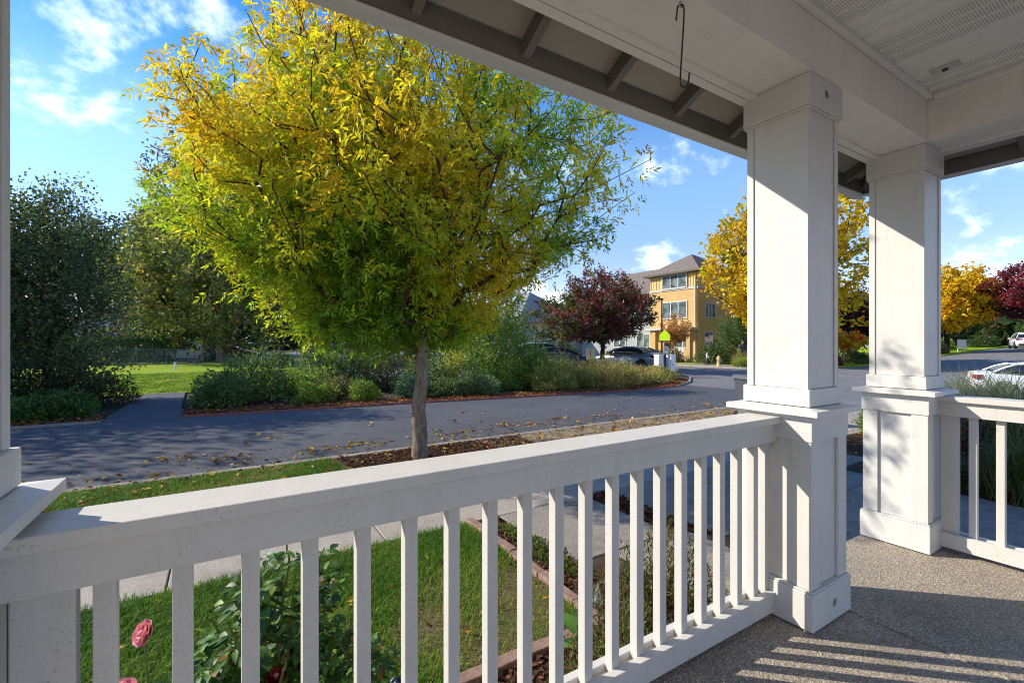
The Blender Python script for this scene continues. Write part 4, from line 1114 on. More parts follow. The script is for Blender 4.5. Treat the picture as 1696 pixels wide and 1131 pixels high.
# ------------------------------------------------------------------ trees, shrubs and hedges farther off
def P2(*c): return ([tuple(min(.8, 1.45 * k) for k in x[:3]) for x in c], [x[3] for x in c])
DKG = P2((.03, .055, .016, 4), (.05, .08, .022, 4), (.085, .11, .028, 3), (.16, .15, .03, 1.2))
OLV = P2((.09, .125, .028, 4), (.15, .19, .04, 4), (.25, .25, .055, 3), (.33, .26, .06, 1.3), (.06, .09, .022, 3))
BGN = P2((.085, .022, .028, 5), (.13, .03, .034, 4), (.05, .02, .024, 4), (.08, .075, .02, 2), (.19, .045, .03, 1))
MID = P2((.09, .16, .025, 4), (.14, .23, .035, 4), (.22, .30, .045, 3), (.32, .33, .05, 1))
GLD = P2((.55, .40, .012, 5), (.55, .34, .010, 4), (.46, .40, .02, 3), (.50, .25, .012, 1))
RED = P2((.17, .02, .03, 5), (.10, .018, .03, 5), (.25, .03, .03, 3), (.06, .015, .02, 3))
RUS = P2((.32, .13, .03, 4), (.22, .09, .03, 4), (.40, .19, .05, 2))
BRO = P2((.10, .085, .03, 4), (.15, .11, .04, 4), (.20, .12, .045, 2), (.07, .07, .025, 3))
def burg_cols(P, rg):
    f = (P[:, 2] - 3.1) * .5 + sinnoise(P, 1.6, 5) * .8 + rg.normal(size=len(P)) * .25
    lo = pick([(.07, .11, .025), (.11, .15, .03), (.19, .19, .035), (.12, .06, .04)], [4, 4, 2, 3], len(P), rg)
    hi = pick([(.19, .075, .06), (.24, .075, .065), (.14, .08, .065), (.38, .07, .05), (.15, .16, .05)], [4, 4, 4, 2, 3], len(P), rg)
    return np.where((f > -.1)[:, None], hi, lo)

BIR = P2((.045, .075, .035, 4), (.065, .10, .04, 4), (.10, .125, .045, 3), (.17, .155, .035, 1.2))
# dark birch-like trees at the start of the park path
tree('park_birch', 'dark green birch beside the mouth of the park path', 'birches by the park path', (-4.15, 17.6, GZ), 1.6, .10, (0, 0, 3.15), (1.95, 2.0, 3.35), 1300, 17, .10, BIR, 101, bark='bark_dark', flat=.85, lw=.62, droop=.7, spread=1.0, twig=.004, shell=2.6, lobes=.2, first=1)
tree('park_birch', 'second dark birch left of the path, mostly behind the first', 'birches by the park path', (-6.6, 17.9, GZ), 1.6, .11, (0, 0, 3.2), (2.1, 2.0, 3.3), 800, 15, .11, BIR, 102, bark='bark_dark', flat=.85, lw=.62, droop=.7, spread=1.0, twig=.005, lobes=.2, first=1)
tree('street_maple', 'broad maple on the verge outside the left edge of the park path', None, (-10.5, 19.5, GZ), 2.2, .2, (0, 0, 5.2), (4.2, 4.0, 3.8), 600, 18, .17, MID, 103, bark='bark_dark', flat=.6, lw=.6, spread=.8, first=2)
tree('park_maple', 'spreading olive maple with a pale trunk standing in the park lawn', None, (-.24, 45.0, GZ), 3.2, .30, (-.6, 0, 7.0), (7.6, 6.5, 6.2), 950, 24, .30, OLV, 104, bark='bark_pale', flat=.86, lw=.6, spread=.55, twig=.016, lobes=.2, first=3)
tree('tall_maple', 'tall brownish tree with bare twig ends rising behind the park maple', None, (1.5, 60, GZ), 6.5, .5, (.4, 0, 15.0), (9.2, 8, 10.0), 900, 22, .42, BRO, 105, bark='bark_dark', flat=.7, lw=.5, spread=.45, twig=.022, lobes=.24, first=3)
tree('old_tree', 'old tree with a thick dark trunk behind the shrubs', None, (6.9, 43.8, GZ), 5.0, .62, (0, 0, 9.5), (6.5, 6, 5.6), 700, 24, .34, DKG, 106, bark='bark_dark', flat=.8, lw=.6, spread=.6, twig=.02, first=2)
tree('dark_cypress', 'dense dark evergreen at the end of the clipped hedge', None, (-4.6, 50.0, GZ), 1.4, .3, (0, 0, 4.4), (2.9, 2.9, 4.2), 520, 26, .26, P2((.018, .04, .014, 4), (.03, .06, .02, 4), (.055, .085, .025, 1)), 107, bark='bark_dark', flat=.95, lw=.4, spread=.9, cone=True, first=1)
for i, (x, y, h, r_, lab, pl) in enumerate([
    (-12.5, 72, 17, 6.0, 'dark tree behind the low house roof', DKG), (-20, 66, 17, 6.5, 'dark tree left of the low house, partly behind the birches', DKG), (-7.2, 78, 19, 6.0, 'tall dark tree just right of the low house roof', DKG),
    (-3.6, 69, 9, 3.4, 'rusty orange small tree in front of the dark treeline', RUS), (8.5, 62, 16, 6.0, 'dark tree behind the old thick trunk', DKG),
    (14.5, 56, 13, 5.4, 'green tree behind the parked blue car', DKG), (21, 58, 12, 5.0, 'green tree left of the grey roofed house', MID),
    (-28, 60, 16, 7.0, 'broad dark tree farthest along the hedge', DKG)]):
    tree('background_tree', lab, 'treeline behind the park', (x, y, GZ), h * .3, .35, (0, 0, h * .6), (r_, r_, h * .42), 380, 26, .42, pl, 120 + i, bark='bark_dark', flat=.8, lw=.6, spread=.8, twig=.02, first=2)
# burgundy tree by the parked cars
tree('burgundy_tree', 'round burgundy and green leaved tree beside the parked grey sedan', None, (19.3, 20.6, GZ), 1.5, .155, (0, .1, 3.35), (3.5, 3.2, 2.3), 1000, 22, .19, None, 130, bark='bark_dark', flat=.55, lw=.55, spread=.6, colf=burg_cols, twig=.010, lobes=.24, first=2)
# pale green young tree in the verge
tree('young_tree', 'young leafy green tree with thin pale stems among the verge shrubs', None, (8.6, 15.1, GZ), 1.0, .05, (-.1, 0, 2.1), (1.8, 1.4, 2.4), 620, 22, .10, MID, 131, bark='bark_pale', flat=.85, lw=.6, spread=1.1, twig=.004, first=1, lobes=.2)
# gold tree at the corner, seen either side of the first column
def gold_cols(P, rg):
    f = sinnoise(P, .8, 3) + rg.normal(size=len(P)) * .5 + (P[:, 2] - 7) * .10
    a = pick(GLD[0], GLD[1], len(P), rg); b = pick([(.40, .38, .04), (.33, .30, .05), (.48, .30, .05)], [3, 2, 2], len(P), rg)
    return np.where((f > .9)[:, None], b, a)
tree('golden_tree', 'tall golden yellow maple on the corner behind the vented column', None, (33.0, 17.3, GZ), 2.6, .24, (0, 0, 6.9), (5.6, 5.2, 6.3), 1400, 17, .32, None, 132, bark='bark_dark', flat=.62, lw=.62, spread=.45, colf=gold_cols, twig=.011, lobes=.2, first=2, shell=2.0)
tree('purple_tree', 'dark purple plum tree seen between the two porch columns', None, (42.5, 16.6, GZ + tz(42.5, 16.6)), 1.5, .16, (0, 0, 3.6), (2.6, 2.4, 2.2), 420, 24, .22, P2((.045, .02, .028, 4), (.07, .03, .035, 4), (.10, .05, .04, 1)), 133, bark='bark_dark', flat=.6, lw=.6, spread=.7, first=2)
tree('red_yellow_maple', 'small maple with yellow and scarlet lower leaves in front of the purple plum', None, (38.5, 15.8, GZ + tz(38.5, 15.8)), .9, .09, (.3, -.2, 1.75), (1.55, 1.3, .75), 190, 22, .17, P2((.62, .40, .02, 5), (.55, .05, .02, 1.2), (.50, .24, .02, 2)), 134, bark='bark_pale', flat=.5, lw=.6, spread=.8, first=2)
tree('yellow_round_tree', 'dense round orange yellow tree on the lawn behind the corner column', None, (60.5, 15.9, GZ + tz(60.5, 15.9)), 2.4, .24, (-.4, -.2, 4.7), (3.2, 3.2, 3.0), 800, 34, .34, P2((.55, .38, .010, 5), (.55, .32, .01, 4), (.50, .41, .02, 2)), 135, bark='bark_dark', flat=.62, lw=.62, spread=.75, twig=.014, first=2)
tree('red_maple', 'spreading dark red maple over the white parked SUV', None, (61.5, 9.6, GZ + tz(61.5, 9.6)), 2.4, .26, (0, 0, 5.1), (6.4, 5.2, 2.9), 800, 18, .30, RED, 136, bark='bark_dark', flat=.6, lw=.5, spread=.55, twig=.014, lobes=.26, first=2)
tree('green_conifer', 'tall green conifer rising behind the red maple', None, (89, 13.2, GZ + tz(89, 13.2)), 3, .4, (0, 0, 7.6), (4.0, 4.0, 7.0), 420, 26, .5, P2((.05, .10, .025, 4), (.08, .15, .03, 3), (.12, .19, .04, 1)), 137, bark='bark_dark', flat=.95, lw=.35, spread=.9, cone=True, first=1)
for i, (x, y, h, r_, lab, pl) in enumerate([(82, 27, 7, 4.2, 'green tree on the lawn behind the yard sign', MID), (76, 22, 6, 3.4, 'dark rounded tree right of the yellow round tree', DKG), (95, 24, 9, 5, 'dark tree farthest up the rising street', DKG), (52, 22, 6, 3.4, 'dark evergreen behind the purple plum tree', DKG), (60, 24, 7, 4, 'dark tree behind the yellow round tree', DKG), (46, 31, 8, 4, 'dark green tree beside the orange building', DKG), (100, 12, 8, 4.5, 'dark tree behind the white parked SUV', DKG)]):
    tree('background_tree', lab, 'trees along the rising street', (x, y, GZ + tz(x, y)), h * .28, .25, (0, 0, h * .58), (r_, r_, h * .44), 300, 24, .34, pl, 140 + i, bark='bark_dark', flat=.8, lw=.6, spread=.8, twig=.016, first=2)
tree('small_orange_tree', 'small thin orange brown tree in front of the orange building', None, (30.0, 23.9, GZ), 1.3, .05, (0, 0, 2.45), (1.45, 1.3, 1.15), 240, 14, .14, P2((.34, .16, .05, 4), (.40, .21, .06, 3), (.24, .12, .04, 3)), 150, bark='bark_pale', flat=.6, lw=.6, spread=.8, twig=.005, first=2)
tree('small_pine', 'small soft green pine beside the orange building', None, (33.2, 20.3, GZ), 1.0, .09, (0, 0, 2.35), (2.1, 1.9, 1.35), 300, 34, .20, P2((.05, .10, .03, 4), (.085, .15, .04, 4), (.13, .19, .05, 1)), 151, bark='bark_dark', flat=.6, lw=.14, spread=.9, twig=.008, first=2)

# shrubs of the far verge
GRV = P2((.065, .115, .03, 4), (.11, .165, .045, 4), (.18, .22, .075, 3), (.04, .07, .022, 3))
OLB = P2((.10, .10, .03, 4), (.15, .13, .045, 4), (.18, .12, .06, 2), (.07, .09, .025, 3))
LIM = P2((.14, .22, .025, 4), (.22, .28, .03, 3), (.08, .13, .02, 3))
YGR = P2((.36, .33, .04, 4), (.24, .27, .04, 4), (.46, .38, .07, 2))
TEA = P2((.035, .085, .055, 4), (.05, .11, .06, 3), (.025, .05, .03, 3))
for (nm, lab, x, y, rx, ry, h, n, lf, pl, sd) in [
    ('verge_shrub', 'dark green rhododendron-like shrub right of the park path', .55, 15.4, 1.35, 1.0, 1.25, 5200, .10, GRV, 201),
    ('verge_shrub', 'low dark shrub spreading beside the path edge', -.05, 14.5, .75, .6, .72, 2400, .09, GRV, 202),
    ('verge_shrub', 'tall grey green shrub with pale twigs in the verge', 3.7, 17.0, 1.5, 1.0, 1.75, 6000, .10, GRV, 203),
    ('verge_shrub', 'brown olive shrub mound right of the tall grey green shrub', 5.0, 16.4, 1.3, .9, 1.45, 4600, .085, OLB, 204),
    ('verge_shrub', 'rounded grey green shrub mound beside the street tree trunk', 6.1, 15.0, 1.5, 1.0, 1.15, 6000, .085, GRV, 205),
    ('verge_shrub', 'low bright green shrub at the leaf-strewn kerb', 2.2, 14.0, .55, .42, .52, 2200, .075, LIM, 206),
    ('verge_shrub', 'second low bright green shrub along the red kerb', 3.5, 13.85, .50, .4, .48, 2000, .075, LIM, 207),
    ('verge_shrub', 'small brownish plants between the two bright green shrubs', 2.9, 14.6, .9, .5, .62, 2400, .07, OLB, 208),
    ('verge_shrub', 'blue green low shrub at the foot of the rounded mound', 5.0, 13.9, .55, .4, .6, 2000, .08, TEA, 209),
    ('verge_shrub', 'spreading ground shrub left of the trunk by the kerb', 6.0, 13.5, 1.1, .38, .45, 2800, .07, GRV, 210),
    ('verge_shrub', 'pale leaved low shrub right of the trunk by the kerb', 7.0, 13.35, .9, .45, .75, 3200, .08, P2((.10, .15, .06, 4), (.17, .21, .09, 3), (.06, .09, .035, 3)), 211),
    ('verge_shrub', 'yellow leaved shrub right behind the street tree trunk', 7.0, 15.0, .8, .6, 1.45, 3600, .09, YGR, 212),
    ('verge_shrub', 'leafy green shrub at the foot of the young tree', 8.3, 14.1, .9, .5, .95, 3400, .09, MID, 213),
    ('verge_shrub', 'dark green shrub right of the young tree', 10.0, 14.6, .8, .7, 1.6, 4200, .10, MID, 214),
    ('verge_shrub', 'dark leaved thicket left of the park path', -4.3, 15.7, 1.5, 1.1, 1.15, 5200, .10, P2((.022, .04, .014, 4), (.04, .065, .02, 3), (.08, .075, .025, 2)), 215),
    ('verge_shrub', 'green low plants at the kerb left of the path', -3.3, 14.15, .85, .5, .5, 3000, .09, P2((.06, .13, .02, 4), (.09, .17, .025, 3), (.04, .07, .02, 2)), 216),
    ('verge_shrub', 'brown dry thicket at the kerb beyond the green low plants', -5.2, 14.3, 1.0, .6, .85, 3000, .09, P2((.10, .06, .025, 4), (.15, .09, .035, 3), (.045, .05, .018, 3)), 217),
    ('verge_shrub', 'loose green shrub filling the verge behind the low bright green shrubs', 2.0, 16.0, 1.2, .8, .95, 3600, .09, MID, 219),
    ('verge_shrub', 'pale twiggy shrub between the rhododendron and the tall grey green shrub', 2.7, 17.4, 1.2, .8, 1.3, 3400, .09, GRV, 220),
    ('verge_shrub', 'light green shrub behind the yellow leaved shrub', 7.6, 16.6, 1.0, .8, 1.7, 3600, .09, MID, 221),
    ('verge_shrub', 'light green thicket behind the young tree', 9.6, 16.6, 1.1, .8, 1.9, 3800, .09, MID, 222),
    ('verge_shrub', 'dark arching shrub overhanging the left edge of the path', -3.0, 16.3, .85, 1.3, 1.0, 3600, .09, P2((.03, .045, .016, 4), (.06, .055, .02, 3), (.10, .07, .03, 2)), 218)]:
    shrub(nm, lab, (x, y, GZ - .02), rx, ry, h, n, lf, pl, sd, lw=.5, group='shrubs of the far verge', lobes=.22, stems=18)
MEA = P2((.26, .27, .055, 4), (.36, .31, .09, 4), (.17, .21, .04, 4), (.42, .27, .10, 1.5), (.28, .16, .07, 1.5))
for i, (x, y, rx, h, lab) in enumerate([(10.9, 13.6, 1.0, 1.25, 'tall yellow green meadow grass right of the young tree'), (12.3, 13.2, 1.0, 1.05, 'meadow grass in front of the silver parked car'), (11.4, 15.3, 1.2, 1.35, 'meadow grass with rusty seed heads behind the first clump'),
        (13.6, 13.0, .9, .9, 'meadow grass clump under the burgundy tree'), (14.9, 13.4, 1.0, .72, 'golden meadow grass in front of the grey sedan'), (13.0, 15.4, 1.2, .85, 'meadow grass clump behind the golden clump'),
        (16.9, 14.4, .9, .62, 'green meadow grass beside the white utility boxes'), (19.0, 15.9, .8, .62, 'reddish meadow grass at the tip of the verge'), (16.2, 17.0, 1.3, .6, 'meadow grass below the burgundy tree trunk'), (9.9, 13.3, .7, .8, 'short meadow grass at the kerb below the young tree')]):
    if i in (2, 5, 7): grass_tuft('meadow_clump', lab, (x, y, GZ - .04), rx, rx * .75, h, 2200, MEA, 230 + i, group='meadow plants of the far verge', lean=.75, width=.022)
    else: shrub('meadow_clump', lab, (x, y, GZ - .04), rx * 1.05, rx * .8, h * .85, 3600, .13, MEA, 230 + i, lw=.22, group='meadow plants of the far verge', stems=26, lobes=.34, vert=.9, category='plant clump')
# clipped hedge, fence and small things in the park
hg = thing('clipped_hedge', 'long clipped dark green hedge at the back of the park lawn', 'hedge', (-9.5, 44.5, GZ))
rg = np.random.default_rng(90); n = 22000
P = np.stack([rg.uniform(-9.5, 6.1, n), rg.uniform(-.7, .7, n), rg.uniform(0, 1.9, n)], 1)
side = rg.integers(0, 3, n); P[side == 0, 1] = -.7 + rg.normal(size=(side == 0).sum()) * .05; P[side == 1, 2] = 1.85 + rg.normal(size=(side == 1).sum()) * .05
C = pick([(.04, .10, .028), (.06, .14, .035), (.10, .19, .05)], [4, 4, 2], n, rg)
V, F, C = leaves_np(P, rg.normal(size=(n, 3)) + np.array([0, -.5, .5]), .15, .08, C, rg)
o = mo('foliage', npmesh('foliage', V, [F], col=C), 'leaf_glossy', hg); o["kind"] = "stuff"
for k in range(9): tube('stem', 'bark_dark', hg, [(-8.6 + 1.7 * k, 0, -.05), (-8.6 + 1.7 * k + .1, 0, 1.6)], [.05, .02], 6)
cf = thing('chain_link_fence', 'low chain link fence with thin grey posts in front of the hedge', 'fence', (-6, 43.2, GZ))
for k in range(8):
    tube('post', 'fence_wire', cf, [(-6.4 + 1.75 * k, -.02 * k, -.05), (-6.4 + 1.75 * k, -.02 * k, 1.15)], .03, 8)
tube('top_rail', 'fence_wire', cf, [(-6.4, 0, 1.13), (5.9, -.14, 1.13)], .02, 6)
parts = []
for k in range(-10, 112):
    for s in (-1, 1):
        x0 = -6.4 + .11 * k + (0 if s > 0 else 1.1); x1 = x0 + s * 1.1
        a = np.array([x0, -.07, .02]); b = np.array([x1, -.07, 1.12])
        if min(x0, x1) < -6.4 or max(x0, x1) > 5.9: continue
        parts.append(tube_np([a, b], .006, 3))
V, F = join_np(parts); o = mo('wire_mesh', npmesh('wire_mesh', V, [F]), 'fence_wire', cf); o["kind"] = "stuff"
sp = thing('park_sign_post', 'thin dark post with a white lower sleeve standing in the park lawn', 'post', (-2.44, 33.7, GZ))
tube('post', 'post_dark', sp, [(0, 0, -.05), (0, 0, 1.28)], .045, 8); tube('sleeve', 'utility_white', sp, [(0, 0, .0), (0, 0, .46)], .065, 10)
box('sign_plate', 'post_dark', sp, -2.44 - .1, -2.44 + .1, 33.64, 33.652, GZ + .95, GZ + 1.28)
# bushes by the orange building
for (nm, lab, x, y, rx, ry, h, n, lf, pl, sd) in [
    ('garden_shrub', 'large dark green rhododendron at the corner of the orange building', 31.9, 21.4, 2.0, 1.3, 1.75, 4200, .15, GRV, 250),
    ('garden_shrub', 'brownish clipped bush in front of the building porch', 31.2, 25.0, 1.1, .8, 1.1, 2200, .12, OLB, 251),
    ('garden_shrub', 'second brownish bush left of the small orange tree', 31.3, 26.6, .9, .7, 1.0, 1600, .12, OLB, 252),
    ('garden_shrub', 'dark shrub under the purple plum', 40.5, 15.9, 2.2, 1.0, 1.1, 2600, .15, DKG, 253),
    ('garden_shrub', 'dark red low shrub beside the corner sidewalk', 36.4, 15.6, .8, .6, .7, 1200, .11, RED, 254),
    ('garden_shrub', 'green hedge bush behind the yard sign', 69, 18.5, 2.2, 1.0, 1.3, 2200, .2, MID, 255),
    ('garden_shrub', 'dark bush at the foot of the yellow round tree', 58.5, 16.6, 1.8, 1.2, 1.3, 2000, .2, DKG, 256),
    ('garden_shrub', 'long dark hedge bush left of the white SUV', 76, 16.6, 3.2, 1.2, 1.5, 2600, .2, DKG, 257),
    ('garden_shrub', 'rusty orange shrub above the clipped hedge by the low house', -8.2, 56, 2.2, 1.5, 3.3, 2600, .2, RUS, 258),
    ('garden_shrub', 'pale green shrub at the lot edge below the old trunk', 3.2, 36.5, 1.2, .9, .9, 1600, .14, MID, 259),
    ('garden_shrub', 'dark evergreen bush behind the grey sedan', 23.4, 30.5, 2.4, 1.4, 1.9, 2800, .18, DKG, 260),
    ('garden_shrub', 'green bush in front of the grey roofed house', 19.5, 29.5, 2.4, 1.2, 1.5, 2600, .18, MID, 261)]:
    shrub(nm, lab, (x, y, GZ + tz(x, y) - .02), rx, ry, h, n, lf, pl, sd, lw=.5, group='garden shrubs by the far houses', lobes=.16, stems=8)
grass_tuft('ornamental_grass', 'pale green ornamental grass mound beside the hydrant', (29.6, 17.9, GZ), .95, .7, .75, 2000, P2((.28, .34, .06, 4), (.20, .28, .05, 3), (.36, .34, .12, 2)), 270, lean=.9, width=.03)
grass_tuft('ornamental_grass', 'tall tan ornamental grass behind the pale green mound', (31.0, 18.9, GZ), .7, .7, 1.25, 1500, P2((.24, .22, .09, 4), (.16, .18, .06, 3), (.33, .27, .13, 2)), 271, lean=.5, width=.03)

# ------------------------------------------------------------------ buildings
def hip_roof(name, mat, parent, x0, x1, y0, y1, z, zr, over, thick=.16, ridge=None):
    ox, oy, oz = parent.location
    x0, x1, y0, y1 = x0 - over - ox, x1 + over - ox, y0 - over - oy, y1 + over - oy; z -= oz; zr -= oz
    w, d = x1 - x0, y1 - y0
    if ridge is None: ridge = max(.02, abs(w - d))
    if d >= w: ra, rb_ = ((x0 + x1) / 2, (y0 + y1) / 2 - ridge / 2), ((x0 + x1) / 2, (y0 + y1) / 2 + ridge / 2)
    else: ra, rb_ = ((x0 + x1) / 2 - ridge / 2, (y0 + y1) / 2), ((x0 + x1) / 2 + ridge / 2, (y0 + y1) / 2)
    V = [(x0, y0, z), (x1, y0, z), (x1, y1, z), (x0, y1, z), (x0, y0, z + thick), (x1, y0, z + thick), (x1, y1, z + thick), (x0, y1, z + thick), ra + (zr,), rb_ + (zr,)]
    if d >= w: F = [(4, 5, 8), (5, 6, 9, 8), (6, 7, 9), (7, 4, 8, 9)]
    else: F = [(4, 5, 9, 8), (5, 6, 9), (6, 7, 8, 9), (7, 4, 8)]
    F += [(3, 2, 1, 0), (0, 1, 5, 4), (1, 2, 6, 5), (2, 3, 7, 6), (3, 0, 4, 7)]
    return poly_solid(name, mat, parent, V, F)
def window(parent, face, a0, a1, z0, z1, plane, panes, trim='trim_cream', tw=.12, glass='window_glass', inner='interior_pale'):
    """face 'x-': wall facing -X at x=plane, spans y a0..a1;  'y-': wall facing -Y at y=plane, spans x"""
    def bb(nm, mat, u0, u1, w0, w1, d0, d1, par):
        if face == 'x-': return box(nm, mat, par, plane - d1, plane - d0, u0, u1, w0, w1, .006, origin=parent.location)
        return box(nm, mat, par, u0, u1, plane - d1, plane - d0, w0, w1, .006, origin=parent.location)
    f = bb('window', inner, a0, a1, z0, z1, .005, .012, parent)
    bb('frame', trim, a0 - tw, a0, z0 - tw, z1 + tw, .004, .07, f); bb('frame', trim, a1, a1 + tw, z0 - tw, z1 + tw, .004, .07, f)
    bb('frame', trim, a0, a1, z1, z1 + tw, .004, .068, f); bb('sill', trim, a0, a1, z0 - tw, z0, .004, .085, f)
    w = (a1 - a0) / panes
    for k in range(panes):
        bb('pane', glass, a0 + w * k + .035, a0 + w * (k + 1) - .035, z0 + .035, z1 - .035, .014, .024, f)
        if k: bb('mullion', 'utility_white', a0 + w * k - .033, a0 + w * k + .033, z0, z1, .013, .05, f)
    return f
ob = thing('orange_building', 'three storey orange sided building with a brown hip roofed corner bay', 'building', (33.5, 24.4, GZ))
box('wall', 'siding_orange', ob, 33.5, 39.0, 24.4, 29.45, GZ - .1, 5.80, .01)
box('upper_wall', 'board_yellow', ob, 33.502, 39.0, 24.402, 29.448, 5.98, 7.20, .01)
box('band', 'trim_cream', ob, 33.44, 39.0, 24.34, 29.5, 5.805, 5.975, .01)
hip_roof('roof', 'shingle_brown', ob, 33.5, 39.0, 24.4, 29.45, 7.22, 9.25, .5)
for k in range(17):
    y = 24.55 + .3 * k
    if 25.25 < y < 28.15: continue
    box('batten', 'board_orange', ob, 33.465, 33.500, y - .035, y + .035, 5.985, 7.19, .004)
for k in range(5): box('batten', 'board_orange', ob, 33.9 + k * .6 - .035, 33.9 + k * .6 + .035, 24.365, 24.400, 5.985, 7.19, .004)
window(ob, 'x-', 25.5, 27.95, 5.98 + .06, 7.15 - .02, 33.46, 3); window(ob, 'x-', 25.5, 27.95, 3.42, 4.75, 33.5, 3)
window(ob, 'y-', 34.5, 35.8, 3.42, 4.55, 24.4, 3); window(ob, 'y-', 34.4, 35.6, 1.1, 2.1, 24.4, 2)
window(ob, 'x-', 25.2, 26.5, .85, 2.1, 33.5, 2)
dr = box('door', 'door_dark', ob, 33.46, 33.499, 26.85, 27.85, GZ + .15, 2.15); box('handle', 'steel', dr, 33.42, 33.459, 27.7, 27.74, .6, .72, .004, origin=ob.location)
tube('downspout', 'trim_cream', ob, [(-.10, .16, .1), (-.10, .16, 7.4)], .06, 8)
for k, (y0, y1) in enumerate([(25.0, 26.7)]):
    box('porch_rail', 'utility_white', ob, 32.6, 32.68, y0, y1, .62, .72)
    for j in range(12): box('baluster', 'utility_white', ob, 32.62, 32.66, y0 + .05 + .14 * j, y0 + .09 + .14 * j, GZ + .2, .619, .002)
box('porch_post', 'siding_orange', ob, 32.5, 32.9, 28.0, 28.4, GZ - .1, 2.3); box('porch_post', 'siding_orange', ob, 32.5, 32.9, 24.42, 24.8, GZ - .1, 2.3)
box('porch_roof_slab', 'trim_cream', ob, 32.3, 33.49, 24.2, 29.6, 2.32, 2.52)
for k in range(3): box('step', 'kerb_concrete', ob, 31.4 + .35 * k, 33.46, 27.0 + .002 * k, 28.0 - .002 * k, GZ + .0 + .15 * k * .66, GZ + .10 * (k + 1), .008)
# the long wing of the same building
bw = thing('building_wing', 'long wing with a tall brown roof left of the orange corner bay', 'building', (36.5, 29.5, GZ))
box('wall', 'siding_grey', bw, 35.2, 44, 29.47, 41, GZ - .1, 5.1, .01)
hip_roof('roof', 'shingle_brown', bw, 35.2, 44, 29.5, 42, 5.12, 9.1, .5)
window(bw, 'x-', 31.0, 32.6, 3.2, 4.4, 35.2, 2); window(bw, 'x-', 34.2, 35.8, 3.2, 4.4, 35.2, 2); window(bw, 'x-', 31.0, 32.6, .8, 2.0, 35.2, 2); window(bw, 'x-', 34.2, 35.8, .8, 2.0, 35.2, 2)
# grey roofed house with a white porch
gh = thing('grey_house', 'pale house with a grey roof and white porch behind the burgundy tree', 'house', (30, 44, GZ))
box('wall', 'siding_grey', gh, 27.5, 36.5, 42.5, 52, GZ - .1, 3.4, .01)
hip_roof('roof', 'shingle_grey', gh, 27.5, 36.5, 42.5, 52, 3.42, 7.4, .6)
box('porch_roof_slab', 'house_white', gh, 25.6, 27.1, 41.8, 52, 2.3, 2.65)
for y in (42.0, 45.2, 48.4, 51.6): box('porch_post', 'house_white', gh, 25.7, 26.0, y, y + .3, GZ - .1, 2.29)
window(gh, 'x-', 43.4, 44.8, .9, 2.2, 27.5, 2, trim='house_white'); window(gh, 'x-', 46.4, 47.8, .9, 2.2, 27.5, 2, trim='house_white'); window(gh, 'y-', 29.5, 31.2, .9, 2.2, 42.5, 2, trim='house_white'); window(gh, 'y-', 33, 34.6, .9, 2.2, 42.5, 2, trim='house_white')
# low house behind the park
lh = thing('low_house', 'low white gabled house with a mauve roof behind the hedge', 'house', (-9.8, 67, GZ))
box('wall', 'house_white', lh, -13.5, -7.0, 66, 73, GZ - .1, 2.9, .01)
poly_solid('roof', 'shingle_mauve', lh, [(x + 9.8, y - 67, z) for x, y, z in [(-13.9, 65.6, 3.2), (-6.6, 65.6, 3.2), (-6.6, 73.4, 3.2), (-13.9, 73.4, 3.2), (-12.6, 67.5, 5.4), (-7.9, 67.5, 5.4), (-7.9, 71.5, 5.4), (-12.6, 71.5, 5.4)]],
           [(3, 2, 1, 0), (0, 1, 5, 4), (1, 2, 6, 5), (2, 3, 7, 6), (3, 0, 4, 7), (4, 5, 6, 7)])
box('eave', 'house_white', lh, -13.95, -6.55, 65.5, 73.5, 2.95, 3.25)
poly_solid('gable', 'house_white', lh, [(x + 9.8, y - 67, z) for x, y, z in [(-13.2, 65.2, 3.26), (-9.9, 65.2, 3.26), (-11.55, 65.2, 4.7), (-13.2, 66.6, 3.26), (-9.9, 66.6, 3.26), (-11.55, 67.4, 4.7)]], [(0, 1, 2), (3, 5, 4), (0, 2, 5, 3), (1, 4, 5, 2), (0, 3, 4, 1)])
window(lh, 'y-', -12.6, -11.4, .9, 2.3, 66, 2, trim='brown_post'); window(lh, 'y-', -9.6, -8.2, .9, 2.3, 66, 2, trim='brown_post')
# white house far up the street
wh = thing('hillside_house', 'grey walled house up the street behind the dark trees', 'house', (90, 30, GZ + tz(90, 30)))
zb = GZ + tz(90, 30)
box('wall', 'house_grey', wh, 84, 98, 28, 37, zb - .3, zb + 3.2, .01); hip_roof('roof', 'shingle_grey', wh, 84, 98, 28, 37, zb + 3.22, zb + 5.6, .6)
window(wh, 'x-', 29, 30.6, zb + 1, zb + 2.3, 84, 2, trim='house_white'); window(wh, 'y-', 86, 88, zb + 1, zb + 2.3, 28, 2, trim='house_white')

# ------------------------------------------------------------------ vehicles (x forward, wheels on z = 0)
def loft(sections):
    n = len(sections[0]); V = [p for s in sections for p in s]; F = []
    for i in range(len(sections) - 1):
        for j in range(n):
            k = (j + 1) % n; F.append((i * n + j, i * n + k, (i + 1) * n + k, (i + 1) * n + j))
    F += [tuple(range(n))[::-1], tuple((len(sections) - 1) * n + j for j in range(n))]
    return V, F
WH = {}
def wheel_meshes(r):
    if r not in WH:
        ty = lathe([(r * .62, -.10), (r * .93, -.105), (r, -.08), (r, .08), (r * .93, .105), (r * .62, .10)], 28, 'tyre'); ty.materials.append(MATS['rubber'])
        rm = lathe([(.001, .06), (r * .12, .075), (r * .2, .06), (r * .5, .05), (r * .58, .092), (r * .63, .097), (r * .63, -.09), (.001, -.09)], 28, 'rim'); rm.materials.append(MATS['rim_metal'])
        WH[r] = (ty, rm)
    return WH[r]
